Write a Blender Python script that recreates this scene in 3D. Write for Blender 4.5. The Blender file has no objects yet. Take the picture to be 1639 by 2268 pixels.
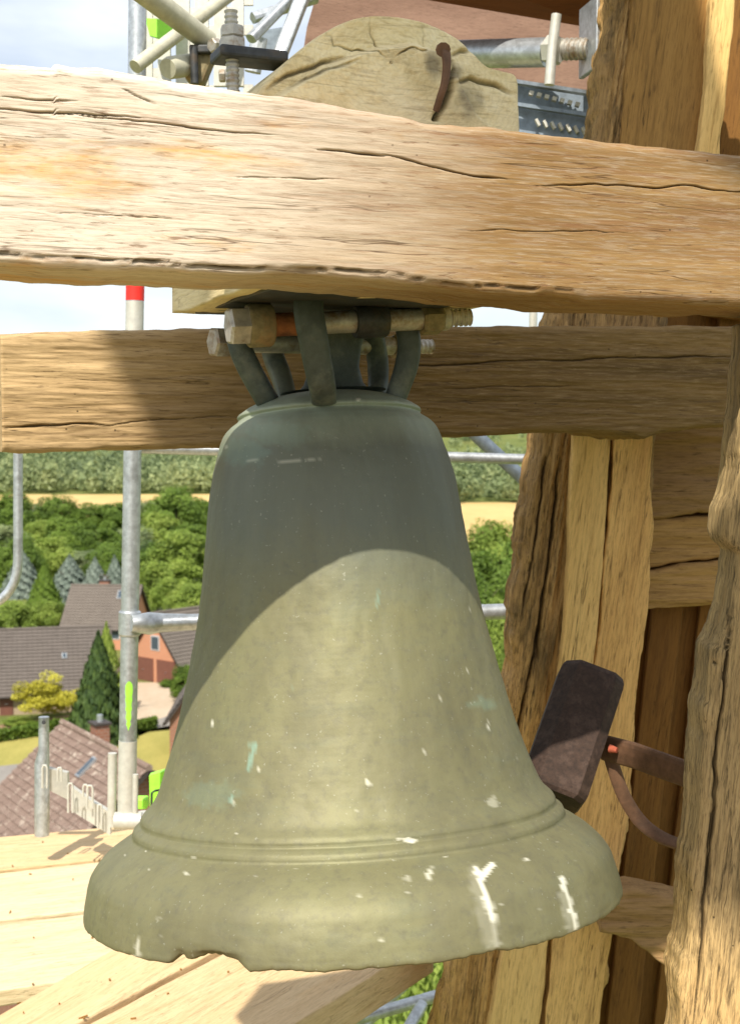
import bpy, math, random
import numpy as np
from mathutils import Vector, Matrix
random.seed(7)
RNG = np.random.default_rng(7)
sc = bpy.context.scene
COL = sc.collection
R = math.radians

# ------------------------------------------------------------------ camera, sky, sun, exposure
FPX, CX, CY, HOR = 3000.0, 819.5, 1134.0, 960.0
PITCH = math.atan((CY - HOR) / FPX)
cam = bpy.data.cameras.new('camera')
cam.sensor_fit = 'VERTICAL'; cam.sensor_height = 36.0; cam.lens = 36.0 * FPX / 2268.0
cam.clip_start = 0.05; cam.clip_end = 9000
cam.dof.use_dof = True; cam.dof.focus_distance = 2.35; cam.dof.aperture_fstop = 9.5
camo = bpy.data.objects.new('camera', cam); COL.objects.link(camo)
camo.rotation_euler = (R(90) - PITCH, 0, 0)
sc.camera = camo

SUN_AZ, SUN_EL = 15.0, 50.0          # light travels towards +Y, turned SUN_AZ degrees to +X
w = bpy.data.worlds.new('World'); sc.world = w; w.use_nodes = True
wn = w.node_tree; wn.nodes.clear()
sky = wn.nodes.new('ShaderNodeTexSky'); sky.sky_type = 'NISHITA'; sky.sun_disc = False
sky.sun_elevation = R(SUN_EL); sky.sun_rotation = R(180 + SUN_AZ)
sky.air_density = 1.0; sky.dust_density = 1.6; sky.ozone_density = 1.0
wt = wn.nodes.new('ShaderNodeTexCoord')
wm = wn.nodes.new('ShaderNodeMapping'); wm.inputs['Scale'].default_value = (1.6, 1.6, 5.0)
wno = wn.nodes.new('ShaderNodeTexNoise'); wno.inputs['Scale'].default_value = 2.6; wno.inputs['Detail'].default_value = 7
wr = wn.nodes.new('ShaderNodeValToRGB')
wr.color_ramp.elements[0].position = 0.42; wr.color_ramp.elements[0].color = (0.40, 0.40, 0.40, 1)
wr.color_ramp.elements[1].position = 0.72; wr.color_ramp.elements[1].color = (0.9, 0.9, 0.9, 1)
wx = wn.nodes.new('ShaderNodeMix'); wx.data_type = 'RGBA'; wx.inputs['B'].default_value = (9.4, 9.8, 10.2, 1)
wb = wn.nodes.new('ShaderNodeBackground'); wb.inputs['Strength'].default_value = 0.105
wo = wn.nodes.new('ShaderNodeOutputWorld')
L = wn.links.new
L(wt.outputs['Generated'], wm.inputs['Vector']); L(wm.outputs[0], wno.inputs['Vector'])
L(wno.outputs['Fac'], wr.inputs['Fac']); L(wr.outputs['Color'], wx.inputs['Factor'])
L(sky.outputs[0], wx.inputs['A']); L(wx.outputs['Result'], wb.inputs['Color']); L(wb.outputs[0], wo.inputs['Surface'])

sd = bpy.data.lights.new('sun', 'SUN'); sd.energy = 4.7; sd.angle = R(0.55); sd.color = (1.0, 0.93, 0.82)
so = bpy.data.objects.new('sun', sd); COL.objects.link(so)
sun_dir = Vector((math.sin(R(SUN_AZ)) * math.cos(R(SUN_EL)), math.cos(R(SUN_AZ)) * math.cos(R(SUN_EL)), -math.sin(R(SUN_EL))))
so.rotation_euler = sun_dir.to_track_quat('-Z', 'Y').to_euler(); so.location = (0, -5, 30)
sc.view_settings.view_transform = 'Standard'; sc.view_settings.look = 'None'
sc.view_settings.gamma = 1.0; sc.view_settings.use_curve_mapping = False
sc.view_settings.exposure = 0.40
sc.cycles.max_bounces = 6; sc.cycles.diffuse_bounces = 4; sc.cycles.glossy_bounces = 3

# ------------------------------------------------------------------ geometry of the view
CP, SP = math.cos(PITCH), math.sin(PITCH)
def ray(px, py):
    u = (px - CX) / FPX; v = (CY - py) / FPX
    return Vector((u, CP + v * SP, -SP + v * CP))
def P(px, py, d):                       # point at horizontal depth d
    r = ray(px, py); return r * (d / r.y)
def hit(px, py, O, N):                  # point where the sight line meets a plane
    r = ray(px, py); return r * (O.dot(N) / r.dot(N))
GZ = -20.0
def G(px, py, z=GZ):
    r = ray(px, py); return r * (z / r.z)

# ------------------------------------------------------------------ noise
def _h(i, j, k, s):
    n = (i * 374761393 + j * 668265263 + k * 2147483647 + s * 1274126177) & 0xffffffff
    n = ((n ^ (n >> 13)) * 1274126177) & 0xffffffff
    return ((n ^ (n >> 16)) & 0xffff) / 65535.0
def vnoise(x, y, z, s=0):
    x, y, z = np.broadcast_arrays(np.asarray(x, float), np.asarray(y, float), np.asarray(z, float))
    xi, yi, zi = (np.floor(a).astype(np.int64) for a in (x, y, z))
    f = lambda t: t * t * (3 - 2 * t)
    u, v, q = f(x - xi), f(y - yi), f(z - zi)
    out = 0
    for a in (0, 1):
        for b in (0, 1):
            for c in (0, 1):
                out = out + _h(xi + a, yi + b, zi + c, s) * (u if a else 1 - u) * (v if b else 1 - v) * (q if c else 1 - q)
    return out * 2 - 1
def fbm(x, y, z, o=4, s=0):
    t, a, f = 0, 1.0, 1.0
    for i in range(o):
        t = t + a * vnoise(np.asarray(x) * f, np.asarray(y) * f, np.asarray(z) * f, s + i); a *= 0.5; f *= 2.03
    return t

# ------------------------------------------------------------------ object helpers
def tag(o, label=None, cat=None, group=None, kind=None):
    if label: o['label'] = label
    if cat: o['category'] = cat
    if group: o['group'] = group
    if kind: o['kind'] = kind
    return o
def empty(name, loc, label=None, cat=None, group=None, kind=None, rz=0):
    o = bpy.data.objects.new(name, None); COL.objects.link(o)
    o.location = loc; o.rotation_euler = (0, 0, rz); o.empty_display_size = 0.05
    return tag(o, label, cat, group, kind)
def world_of(o):
    m = o.matrix_basis.copy()
    while o.parent:
        o = o.parent; m = o.matrix_basis @ m
    return m
def link(name, me, mat=None, parent=None, mw=None):
    o = bpy.data.objects.new(name, me); COL.objects.link(o)
    if mat and not me.materials: me.materials.append(mat)
    if parent: o.parent = parent
    if mw is not None:
        o.matrix_basis = (world_of(parent).inverted() @ mw) if parent else mw
    return o
def mesh(name, V, F, smooth=False):
    me = bpy.data.meshes.new(name)
    me.from_pydata([tuple(map(float, v)) for v in V], [], [tuple(map(int, f)) for f in F]); me.update()
    if smooth: me.polygons.foreach_set('use_smooth', [True] * len(me.polygons))
    return me
def mesh_np(name, V, F, smooth=False):          # F: (n,4) or (n,3) int array
    me = bpy.data.meshes.new(name); V = np.asarray(V, np.float32); F = np.asarray(F, np.int32)
    k = F.shape[1]
    me.vertices.add(len(V)); me.vertices.foreach_set('co', V.ravel())
    me.loops.add(F.size); me.loops.foreach_set('vertex_index', F.ravel())
    me.polygons.add(len(F)); me.polygons.foreach_set('loop_start', np.arange(0, F.size, k, dtype=np.int32))
    me.update(calc_edges=True)
    if smooth: me.polygons.foreach_set('use_smooth', np.ones(len(F), bool))
    me.validate(); return me
def attr(me, name, vals):
    a = me.attributes.new(name, 'FLOAT', 'POINT'); a.data.foreach_set('value', np.asarray(vals, np.float32))

class MB:                                        # mesh collector in world (or parent) space
    def __init__(s): s.V = []; s.F = []
    def add(s, V, F):
        b = len(s.V); s.V += [tuple(v) for v in V]; s.F += [tuple(i + b for i in f) for f in F]; return s
    def box(s, c, size, M=None, bev=0.0):
        x, y, z = (a / 2 for a in size); b = min(bev, x * .9, y * .9, z * .9)
        if b <= 0:
            V = [Vector((i, j, k)) for i in (-x, x) for j in (-y, y) for k in (-z, z)]
            F = [(0, 1, 3, 2), (4, 6, 7, 5), (0, 4, 5, 1), (2, 3, 7, 6), (0, 2, 6, 4), (1, 5, 7, 3)]
        else:
            import bmesh
            bm = bmesh.new(); bmesh.ops.create_cube(bm, size=2.0)
            for v in bm.verts: v.co = Vector((v.co.x * x, v.co.y * y, v.co.z * z))
            bmesh.ops.bevel(bm, geom=list(bm.edges), offset=b, segments=2, profile=.5, affect='EDGES')
            bm.verts.index_update()
            V = [v.co.copy() for v in bm.verts]; F = [[v.index for v in f.verts] for f in bm.faces]; bm.free()
        c = Vector(c)
        V = [((M @ v) if M else v) + c for v in V]
        return s.add(V, F)
    def tube(s, pts, r, n=14, cap=True):
        pts = [Vector(p) for p in pts]; rr = r if isinstance(r, (list, tuple)) else [r] * len(pts)
        V = []; F = []; up = None
        for i, p in enumerate(pts):
            t = ((pts[min(i + 1, len(pts) - 1)] - pts[max(i - 1, 0)])).normalized()
            if up is None: up = Vector((0, 0, 1)) if abs(t.z) < .9 else Vector((0, 1, 0))
            a = t.cross(up).normalized(); b = a.cross(t).normalized(); up = b
            for k in range(n):
                q = 2 * math.pi * k / n; V.append(p + (a * math.cos(q) + b * math.sin(q)) * rr[i])
        for i in range(len(pts) - 1):
            for k in range(n):
                F.append((i * n + k, i * n + (k + 1) % n, (i + 1) * n + (k + 1) % n, (i + 1) * n + k))
        if cap:
            F.append(tuple(range(n))); F.append(tuple(range((len(pts) - 1) * n, len(pts) * n)))
        return s.add(V, F)
    def sweep(s, pts, w, h, side):               # flat bar: w along side, h across
        pts = [Vector(p) for p in pts]; V = []; F = []
        ww = w if isinstance(w, (list, tuple)) else [w] * len(pts)
        hh = h if isinstance(h, (list, tuple)) else [h] * len(pts)
        sec = [(-1, -.45), (-.88, -.75), (-.6, -.95), (0, -1.04), (.6, -.95), (.88, -.75), (1, -.45), (1, .45), (.88, .75), (.6, .95), (0, 1.04), (-.6, .95), (-.88, .75), (-1, .45)]
        n = len(sec)
        for i, p in enumerate(pts):
            t = (pts[min(i + 1, len(pts) - 1)] - pts[max(i - 1, 0)]).normalized()
            a = (Vector(side) - t * Vector(side).dot(t)).normalized(); b = t.cross(a)
            for (x, y) in sec: V.append(p + a * (x * ww[i] / 2) + b * (y * hh[i] / 2))
        for i in range(len(pts) - 1):
            for k in range(n): F.append((i * n + k, i * n + (k + 1) % n, (i + 1) * n + (k + 1) % n, (i + 1) * n + k))
        F.append(tuple(range(n))); F.append(tuple(range((len(pts) - 1) * n, len(pts) * n)))
        return s.add(V, F)
    def prism(s, poly, back):                    # closed polygon pushed along a vector
        n = len(poly); V = [Vector(p) for p in poly] + [Vector(p) + Vector(back) for p in poly]
        return s.add(V, [tuple(range(n)), tuple(range(2 * n - 1, n - 1, -1))] + [(i, (i + 1) % n, n + (i + 1) % n, n + i) for i in range(n)])
    def build(s, name, mat, parent=None, smooth=False, world=False):
        me = mesh(name, s.V, s.F, smooth)
        import bmesh
        bm = bmesh.new(); bm.from_mesh(me); bmesh.ops.recalc_face_normals(bm, faces=bm.faces); bm.to_mesh(me); bm.free()
        if smooth: me.set_sharp_from_angle(angle=R(42))
        o = link(name, me, mat, parent)
        if parent and world: o.matrix_basis = world_of(parent).inverted()
        return o
def catmull(pts, n=8):
    pts = [Vector(p) for p in pts]; out = []
    for i in range(len(pts) - 1):
        p0, p1, p2, p3 = pts[max(i - 1, 0)], pts[i], pts[i + 1], pts[min(i + 2, len(pts) - 1)]
        for k in range(n):
            t = k / n
            out.append(0.5 * ((2 * p1) + (p2 - p0) * t + (2 * p0 - 5 * p1 + 4 * p2 - p3) * t * t + (3 * p1 - p0 - 3 * p2 + p3) * t ** 3))
    out.append(pts[-1]); return out
def settle(o):                                    # move an object's origin to the base centre of its mesh
    me = o.data; n = len(me.vertices); co = np.empty(n * 3, np.float32); me.vertices.foreach_get('co', co); co = co.reshape(-1, 3)
    c = np.array([(co[:, 0].min() + co[:, 0].max()) / 2, (co[:, 1].min() + co[:, 1].max()) / 2, co[:, 2].min()])
    co -= c; me.vertices.foreach_set('co', co.ravel()); me.update(); o.location = Vector(c) + o.location
    return o

# ------------------------------------------------------------------ materials
class NT:
    def __init__(s, name, rough=0.7, metal=0.0, spec=0.5):
        s.m = bpy.data.materials.new(name); s.m.use_nodes = True; s.t = s.m.node_tree; s.t.nodes.clear()
        s.out = s.t.nodes.new('ShaderNodeOutputMaterial'); s.b = s.t.nodes.new('ShaderNodeBsdfPrincipled')
        s.t.links.new(s.b.outputs[0], s.out.inputs['Surface'])
        s.b.inputs['Roughness'].default_value = rough; s.b.inputs['Metallic'].default_value = metal
        s.b.inputs['Specular IOR Level'].default_value = spec
        s.tc = s.t.nodes.new('ShaderNodeTexCoord')
    def set(s, inp, v):
        if hasattr(v, 'links') or isinstance(v, bpy.types.NodeSocket): s.t.links.new(v, inp)
        elif isinstance(v, (tuple, list)) and len(v) == 3 and inp.type == 'RGBA': inp.default_value = (*v, 1)
        else: inp.default_value = v
    def map(s, scale, loc=(0, 0, 0), src=None):
        n = s.t.nodes.new('ShaderNodeMapping'); n.inputs['Scale'].default_value = scale; n.inputs['Location'].default_value = loc
        s.t.links.new(src or s.tc.outputs['Object'], n.inputs['Vector']); return n.outputs[0]
    def noise(s, vec, scale=1.0, detail=4, rough=.55, dist=0.0):
        n = s.t.nodes.new('ShaderNodeTexNoise'); s.t.links.new(vec, n.inputs['Vector'])
        n.inputs['Scale'].default_value = scale; n.inputs['Detail'].default_value = detail
        n.inputs['Roughness'].default_value = rough; n.inputs['Distortion'].default_value = dist; return n.outputs['Fac']
    def voro(s, vec, scale=1.0, feat='F1', out='Distance'):
        n = s.t.nodes.new('ShaderNodeTexVoronoi'); n.feature = feat; s.t.links.new(vec, n.inputs['Vector'])
        n.inputs['Scale'].default_value = scale; return n.outputs[out]
    def wave(s, vec, scale, dist=3, dscale=1.0, typ='BANDS', d='X'):
        n = s.t.nodes.new('ShaderNodeTexWave'); n.wave_type = typ
        if typ == 'RINGS': n.rings_direction = d
        else: n.bands_direction = d
        s.t.links.new(vec, n.inputs['Vector']); n.inputs['Scale'].default_value = scale
        n.inputs['Distortion'].default_value = dist; n.inputs['Detail'].default_value = 3; n.inputs['Detail Scale'].default_value = dscale
        return n.outputs['Fac']
    def ramp(s, fac, stops):
        n = s.t.nodes.new('ShaderNodeValToRGB'); e = n.color_ramp.elements
        while len(e) < len(stops): e.new(0.5)
        for i, (p, c) in enumerate(stops):
            e[i].position = p; e[i].color = (*c, 1) if isinstance(c, (tuple, list)) else (c, c, c, 1)
        s.t.links.new(fac, n.inputs['Fac']); return n.outputs['Color']
    def mix(s, f, a, b, mode='MIX'):
        n = s.t.nodes.new('ShaderNodeMix'); n.data_type = 'RGBA'; n.blend_type = mode
        s.set(n.inputs['Factor'], f); s.set(n.inputs['A'], a); s.set(n.inputs['B'], b); return n.outputs['Result']
    def math(s, op, a, b=0.0, c=None):
        n = s.t.nodes.new('ShaderNodeMath'); n.operation = op
        s.set(n.inputs[0], a); s.set(n.inputs[1], b)
        if c is not None: s.set(n.inputs[2], c)
        return n.outputs[0]
    def attr(s, name):
        n = s.t.nodes.new('ShaderNodeAttribute'); n.attribute_name = name; return n.outputs['Fac']
    def sep(s, vec):
        n = s.t.nodes.new('ShaderNodeSeparateXYZ'); s.t.links.new(vec, n.inputs[0]); return n.outputs
    def rnd(s):
        n = s.t.nodes.new('ShaderNodeObjectInfo'); return n.outputs['Random']
    def bump(s, h, strength=.4, dist=.01, prev=None):
        n = s.t.nodes.new('ShaderNodeBump'); n.inputs['Strength'].default_value = strength; n.inputs['Distance'].default_value = dist
        s.t.links.new(h, n.inputs['Height'])
        if prev: s.t.links.new(prev, n.inputs['Normal'])
        return n.outputs[0]
    def done(s, col=None, normal=None, rough=None):
        if col is not None: s.set(s.b.inputs['Base Color'], col)
        if normal is not None: s.t.links.new(normal, s.b.inputs['Normal'])
        if rough is not None: s.set(s.b.inputs['Roughness'], rough)
        return s.m

def wood(name, pale, mid, dark, stretch=7.0, grad=None, patches=None, crack=1.0, holes=True, seed=0.0, fine=1.0, contrast=1.0, rough=False):
    """old hewn timber; local X is the grain"""
    t = NT(name, .78, 0, .25); off = (seed, seed * 1.7, seed * .6)
    big = t.noise(t.map((3 / stretch * 2, 9, 9), off), 1.0, 5, .6, .4)
    streak = t.noise(t.map((3.6, 62, 62), off), 1.0, 7, .7, .3)
    fib = t.noise(t.map((22, 300 * fine, 300 * fine), off), 1.0, 5, .65)
    c = t.ramp(big, [(.28, mid), (.52, tuple((a + b) / 2 for a, b in zip(pale, mid))), (.7, pale)])
    c2 = t.ramp(streak, [(.33, tuple(.55 * a for a in mid)), (.47, (1, 1, 1)), (1, (1, 1, 1))])
    st = t.ramp(streak, [(.30, 1.0), (.46, 0.0)])
    c = t.mix(t.math('MULTIPLY', st, .55 * contrast), c, dark)
    if patches:                                   # orange or grey weather patches with a shape of their own
        pn = t.noise(t.map((2.4, 11, 11), (seed + 3.3, 0, 1.1)), 1.0, 6, .68, .5)
        c = t.mix(t.math('MULTIPLY', t.ramp(pn, [(.53, 0.0), (.68, 1.0)]), patches[1]), c, patches[0])
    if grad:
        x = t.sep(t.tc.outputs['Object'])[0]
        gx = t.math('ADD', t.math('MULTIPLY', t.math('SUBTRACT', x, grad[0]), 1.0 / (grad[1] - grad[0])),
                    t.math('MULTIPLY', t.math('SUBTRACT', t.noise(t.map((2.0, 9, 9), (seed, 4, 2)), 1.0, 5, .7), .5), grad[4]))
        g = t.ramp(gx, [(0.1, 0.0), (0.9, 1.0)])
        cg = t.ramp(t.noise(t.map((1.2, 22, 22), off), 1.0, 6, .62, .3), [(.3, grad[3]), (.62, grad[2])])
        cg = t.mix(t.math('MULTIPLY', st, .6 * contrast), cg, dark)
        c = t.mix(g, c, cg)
    c = t.mix(t.math('MULTIPLY', t.ramp(fib, [(.36, 1.0), (.46, 0.0)]), .34 * contrast), c, dark)
    gr = t.noise(t.map((14, 190, 190), (seed, 6, 1)), 1.0, 3, .7, .1)
    c = t.mix(t.math('MULTIPLY', t.ramp(gr, [(.42, 1.0), (.5, 0.0)]), .26 * contrast), c, tuple(.6 * a for a in mid))
    c = t.mix(t.math('MULTIPLY', t.ramp(fib, [(.56, 0.0), (.75, 1.0)]), .25), c, tuple(min(.9, a * 1.25) for a in pale))
    # hairline checks along the grain
    cn = t.noise(t.map((1.1, 26, 26), (seed + 9, 2, 5)), 1.0, 4, .5, .15)
    cm = t.noise(t.map((2.2, 9, 9), (seed + 5, 7, 1)), 1.0, 3)
    ln = t.ramp(t.math('ABSOLUTE', t.math('SUBTRACT', cn, .5)), [(0.0, 1.0), (.007, 0.0)])
    ln = t.math('MULTIPLY', ln, t.ramp(cm, [(.47, 0.0), (.58, 1.0)]))
    c = t.mix(t.math('MULTIPLY', ln, .75 * crack), c, tuple(.35 * a for a in dark))
    da = t.noise(t.map((19, 165, 165), (seed, 3, 8)), 1.0, 4, .6)
    dk = t.noise(t.map((3, 14, 14), (seed, 8, 3)), 1.0, 4, .6)
    dm = t.math('MULTIPLY', t.ramp(da, [(.34, 1.0), (.42, 0.0)]), t.ramp(dk, [(.44, 0.0), (.6, 1.0)]))
    c = t.mix(t.math('MULTIPLY', dm, .6 * contrast), c, tuple(.8 * a for a in dark))
    ck = t.attr('crack')
    c = t.mix(t.math('MULTIPLY', ck, .85), c, tuple(.4 * a for a in dark))
    h = t.math('ADD', t.math('MULTIPLY', fib, .5), t.math('MULTIPLY', streak, .8))
    h = t.math('SUBTRACT', h, t.math('MULTIPLY', dm, .7))
    h = t.math('SUBTRACT', h, t.math('MULTIPLY', ln, 1.2))
    if holes:
        v = t.voro(t.map((30, 34, 34), off), 1.0)
        hm = t.ramp(v, [(.05, 1.0), (.08, 0.0)])
        hk = t.ramp(t.noise(t.map((5, 7, 7), off), 1.0, 2), [(.5, 0.0), (.6, 1.0)])
        hm = t.math('MULTIPLY', hm, hk)
        c = t.mix(t.math('MULTIPLY', hm, .8), c, tuple(.25 * a for a in dark)); h = t.math('SUBTRACT', h, hm)
    h = t.math('ADD', h, t.math('MULTIPLY', gr, .5))
    if rough:
        sp = t.noise(t.map((16, 120, 120), (seed, 1, 4)), 1.0, 7, .75, .3)
        c = t.mix(t.math('MULTIPLY', t.ramp(sp, [(.36, 1.0), (.47, 0.0)]), .6), c, tuple(.6 * a for a in dark))
        return t.done(c, t.bump(sp, .7, .005, t.bump(h, .4, .003)))
    return t.done(c, t.bump(h, .38, .003))

def plain(name, col, rough=.7, metal=0.0, var=.25, scale=20.0, bump=.1, dirt=None):
    t = NT(name, rough, metal, .4)
    n = t.noise(t.map((scale, scale, scale)), 1.0, 5, .62)
    c = t.mix(t.ramp(n, [(.3, 0.0), (.7, 1.0)]), tuple(a * (1 - var) for a in col), tuple(min(1, a * (1 + var)) for a in col))
    if dirt:
        d = t.noise(t.map((scale * .35, scale * .35, scale * .35), (3, 1, 2)), 1.0, 6, .7)
        c = t.mix(t.math('MULTIPLY', t.ramp(d, [(.5, 0.0), (.64, 1.0)]), dirt[1]), c, dirt[0])
    return t.done(c, t.bump(n, bump, .003))

M = {}
PALE, TAN, BRN = (.58, .42, .25), (.42, .27, .14), (.12, .065, .03)
M['beam_front'] = wood('hewn oak pale', (.74, .65, .54), (.64, .52, .38), (.24, .12, .055), patches=((.68, .36, .09), .85), seed=1.0, contrast=1.25, grad=(.25, .80, (.31, .19, .075), (.195, .107, .04), .8))  # grad browns the oak rightwards, standing in for the soft shade there
M['beam_rear'] = wood('hewn oak grey brown', (.57, .41, .215), (.43, .29, .14), (.12, .07, .03), patches=((.33, .225, .12), .5), seed=4.0, contrast=1.3, grad=(.12, .75, (.20, .118, .038), (.11, .064, .02), .6))  # grad: paler where sun falls at left, shade put into the rest
M['yoke'] = None
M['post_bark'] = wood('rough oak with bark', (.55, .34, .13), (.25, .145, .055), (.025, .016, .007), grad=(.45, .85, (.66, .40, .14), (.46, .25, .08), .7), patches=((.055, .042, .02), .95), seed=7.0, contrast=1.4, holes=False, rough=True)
M['post_grey'] = wood('grey weathered oak', (.56, .405, .19), (.30, .205, .09), (.05, .036, .018), patches=((.10, .078, .042), .75), seed=11.0, contrast=1.6, rough=True, grad=(.46, .68, (.70, .49, .22), (.52, .33, .13), .5))  # grad turns the foot golden, sunlight put into the colour
M['board_pale'] = wood('fresh pale board', (.80, .54, .22), (.70, .44, .155), (.26, .13, .035), seed=13.0, holes=False, contrast=1.1)
M['board_brown'] = wood('brown oak board', (.80, .50, .19), (.60, .345, .12), (.15, .075, .022), seed=15.0, holes=False, contrast=1.3)
M['wall_board'] = wood('orange brown wall boards', (.25, .118, .026), (.175, .076, .016), (.05, .02, .005), seed=18.0, holes=False)
M['board_dark'] = wood('dark brown oak board', (.37, .205, .06), (.25, .13, .034), (.07, .032, .01), seed=16.0, holes=False)
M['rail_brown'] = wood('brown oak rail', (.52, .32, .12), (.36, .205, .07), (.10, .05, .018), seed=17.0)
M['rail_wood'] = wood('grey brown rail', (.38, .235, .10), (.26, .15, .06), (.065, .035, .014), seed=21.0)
M['deck'] = wood('new pine planks', (.70, .53, .31), (.60, .41, .21), (.28, .15, .055), seed=24.0, contrast=.9, crack=.5, patches=((.62, .40, .18), .5))
M['deck_pale'] = wood('bleached pine planks', (.74, .62, .41), (.64, .50, .30), (.30, .17, .07), seed=28.0, contrast=.9, crack=.6)
M['panel'] = wood('brown roof board', (.30, .185, .13), (.20, .115, .08), (.09, .05, .035), seed=31.0, contrast=.6, holes=False, crack=.3)
M['panel_red'] = wood('red brown stained board', (.20, .055, .018), (.13, .03, .01), (.05, .012, .006), seed=33.0, contrast=.6, holes=False, crack=.3)
M['galv'] = plain('galvanised steel', (.50, .53, .55), .42, .75, .22, 60, .05, ((.30, .31, .31), .6))
M['galv_pale'] = plain('pale galvanised steel', (.56, .55, .49), .5, .3, .12, 40, .05, ((.50, .47, .38), .5))
M['galv_dark'] = plain('dark galvanised steel', (.20, .24, .28), .5, .6, .25, 40, .05)
M['cream_tube'] = plain('dusty scaffold tube', (.52, .50, .38), .6, .2, .15, 30, .05, ((.36, .33, .24), .6))
M['iron_dark'] = plain('dark iron', (.055, .058, .06), .55, .5, .35, 50, .25, ((.13, .09, .05), .5))
M['steel_bolt'] = plain('dull steel bolt', (.44, .42, .37), .5, .45, .25, 60, .2, ((.24, .15, .07), .8))
M['rust'] = plain('rusty steel', (.30, .12, .045), .8, .1, .45, 50, .4, ((.12, .05, .025), .8))
M['olive_iron'] = plain('earthy iron nut', (.23, .19, .10), .7, .2, .35, 60, .4, ((.38, .22, .10), .5))
M['hammer'] = plain('brown painted iron', (.040, .022, .014), .8, .05, .4, 90, .35, ((.10, .062, .045), .5))
M['arm'] = plain('rust brown flat iron', (.13, .068, .036), .7, .1, .3, 50, .3)
M['red_tape'] = plain('red tape', (.72, .03, .02), .5, 0, .1, 30, 0)
M['orange_mark'] = plain('orange paint', (.30, .07, .035), .85, 0, .6, 80, 0)
M['lime'] = plain('lime green paint', (.33, .80, .06), .5, 0, .12, 20, 0)
M['white'] = plain('white paint', (.5, .5, .5), .5, 0, .05, 10, 0)

def child(parent, mb, nm, mt, sm=False):
    o_ = mb.build(nm, mt, parent, sm); o_.matrix_basis = world_of(parent).inverted(); return o_
# ================================================================== LANDSCAPE
def smooth01(t): t = np.clip(t, 0, 1); return t * t * (3 - 2 * t)
def HT(x, y):
    r = smooth01((np.asarray(y, float) - 470) / 1100)
    return GZ + 44 * r + r * 9 * fbm(np.asarray(x) * .004, np.asarray(y) * .004, 0.5, 3)
ys = np.concatenate([np.linspace(-300, 460, 20), np.linspace(480, 1700, 45), np.linspace(1900, 7500, 12)])
xs = np.linspace(-2600, 2600, 90)
X, Y = np.meshgrid(xs, ys); Z = HT(X, Y)
nx, ny = len(xs), len(ys)
idx = np.arange(nx * ny).reshape(ny, nx)
F = np.stack([idx[:-1, :-1].ravel(), idx[:-1, 1:].ravel(), idx[1:, 1:].ravel(), idx[1:, :-1].ravel()], 1)
t = NT('meadow', .95, 0, .1)
n1 = t.noise(t.map((.03, .03, .03)), 1, 6, .6); n2 = t.noise(t.map((1.6, 1.6, 1.6)), 1, 5, .7)
c = t.ramp(n1, [(.3, (.075, .115, .03)), (.5, (.13, .16, .045)), (.7, (.22, .21, .07))])
c = t.mix(.45, c, t.ramp(n2, [(.3, (.06, .095, .02)), (.7, (.22, .22, .07))]))
ground = link('ground', mesh_np('ground', np.stack([X.ravel(), Y.ravel(), Z.ravel()], 1), F, True), t.done(c, t.bump(n2, .6, .1)))
tag(ground, kind='structure')
def sheet(name, pts, mat, dz, kind='structure'):
    me = mesh(name, [(p.x, p.y, GZ + dz) for p in pts], [tuple(range(len(pts)))])
    o = link(name, me, mat); return tag(settle(o), kind=kind)
def field_mat(name, a, b, sc_, stripes=False):
    t = NT(name, .95, 0, .1); n = t.noise(t.map((sc_, sc_ * .35, sc_)), 1, 6, .65)
    n2 = t.noise(t.map((sc_ * 9, sc_ * 9, sc_ * 9)), 1, 4, .7)
    c = t.mix(.3, t.ramp(n, [(.3, a), (.7, b)]), t.ramp(n2, [(.3, tuple(.75 * q for q in a)), (.7, b)]))
    return t.done(c, t.bump(n2, .5, .05))
M['wheat'] = field_mat('ripe wheat', (.50, .34, .13), (.62, .45, .20), .05)
M['lawn'] = field_mat('dry lawn', (.24, .23, .06), (.42, .36, .11), .5)
M['lawn_green'] = field_mat('green lawn', (.11, .20, .03), (.22, .30, .06), .6)
M['pave'] = field_mat('pinkish paving', (.44, .34, .24), (.54, .44, .33), 1.2)
M['asphalt'] = field_mat('pale asphalt', (.22, .20, .18), (.30, .28, .25), .8)
M['soil'] = field_mat('bare garden soil', (.22, .14, .08), (.32, .22, .13), 1.0)
def quadpx(name, pl, mat, dz): return sheet(name, [G(*p) for p in pl], mat, dz)
sheet('wheat_field', [Vector((-150, 325, 0)), Vector((-40, 322, 0)), Vector((-38, 446, 0)), Vector((-190, 440, 0))], M['wheat'], .04)
sheet('wheat_field', [Vector((12, 245, 0)), Vector((70, 250, 0)), Vector((95, 392, 0)), Vector((10, 392, 0))], M['wheat'], .04)
quadpx('driveway', [(296, 1512), (365, 1512), (402, 1560), (402, 1640), (290, 1640)], M['pave'], .02)
quadpx('street', [(-200, 1720), (70, 1690), (420, 1570), (520, 1570), (520, 1604), (330, 1622), (90, 1730), (-200, 1800)], M['asphalt'], .03)
quadpx('lawn', [(-60, 1650), (170, 1622), (300, 1590), (300, 1700), (120, 1770), (-60, 1700)], M['lawn'], .025)
quadpx('path', [(-60, 1627), (180, 1592), (185, 1602), (-60, 1640)], M['pave'], .035)
quadpx('flower_bed', [(-40, 1612), (170, 1582), (180, 1592), (-40, 1626)], M['soil'], .02)
quadpx('lawn', [(300, 1622), (420, 1600), (420, 1760), (300, 1760)], M['lawn'], .03)
quadpx('lawn', [(520, 2000), (1200, 2000), (1300, 2500), (400, 2500)], M['lawn_green'], .02)

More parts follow.
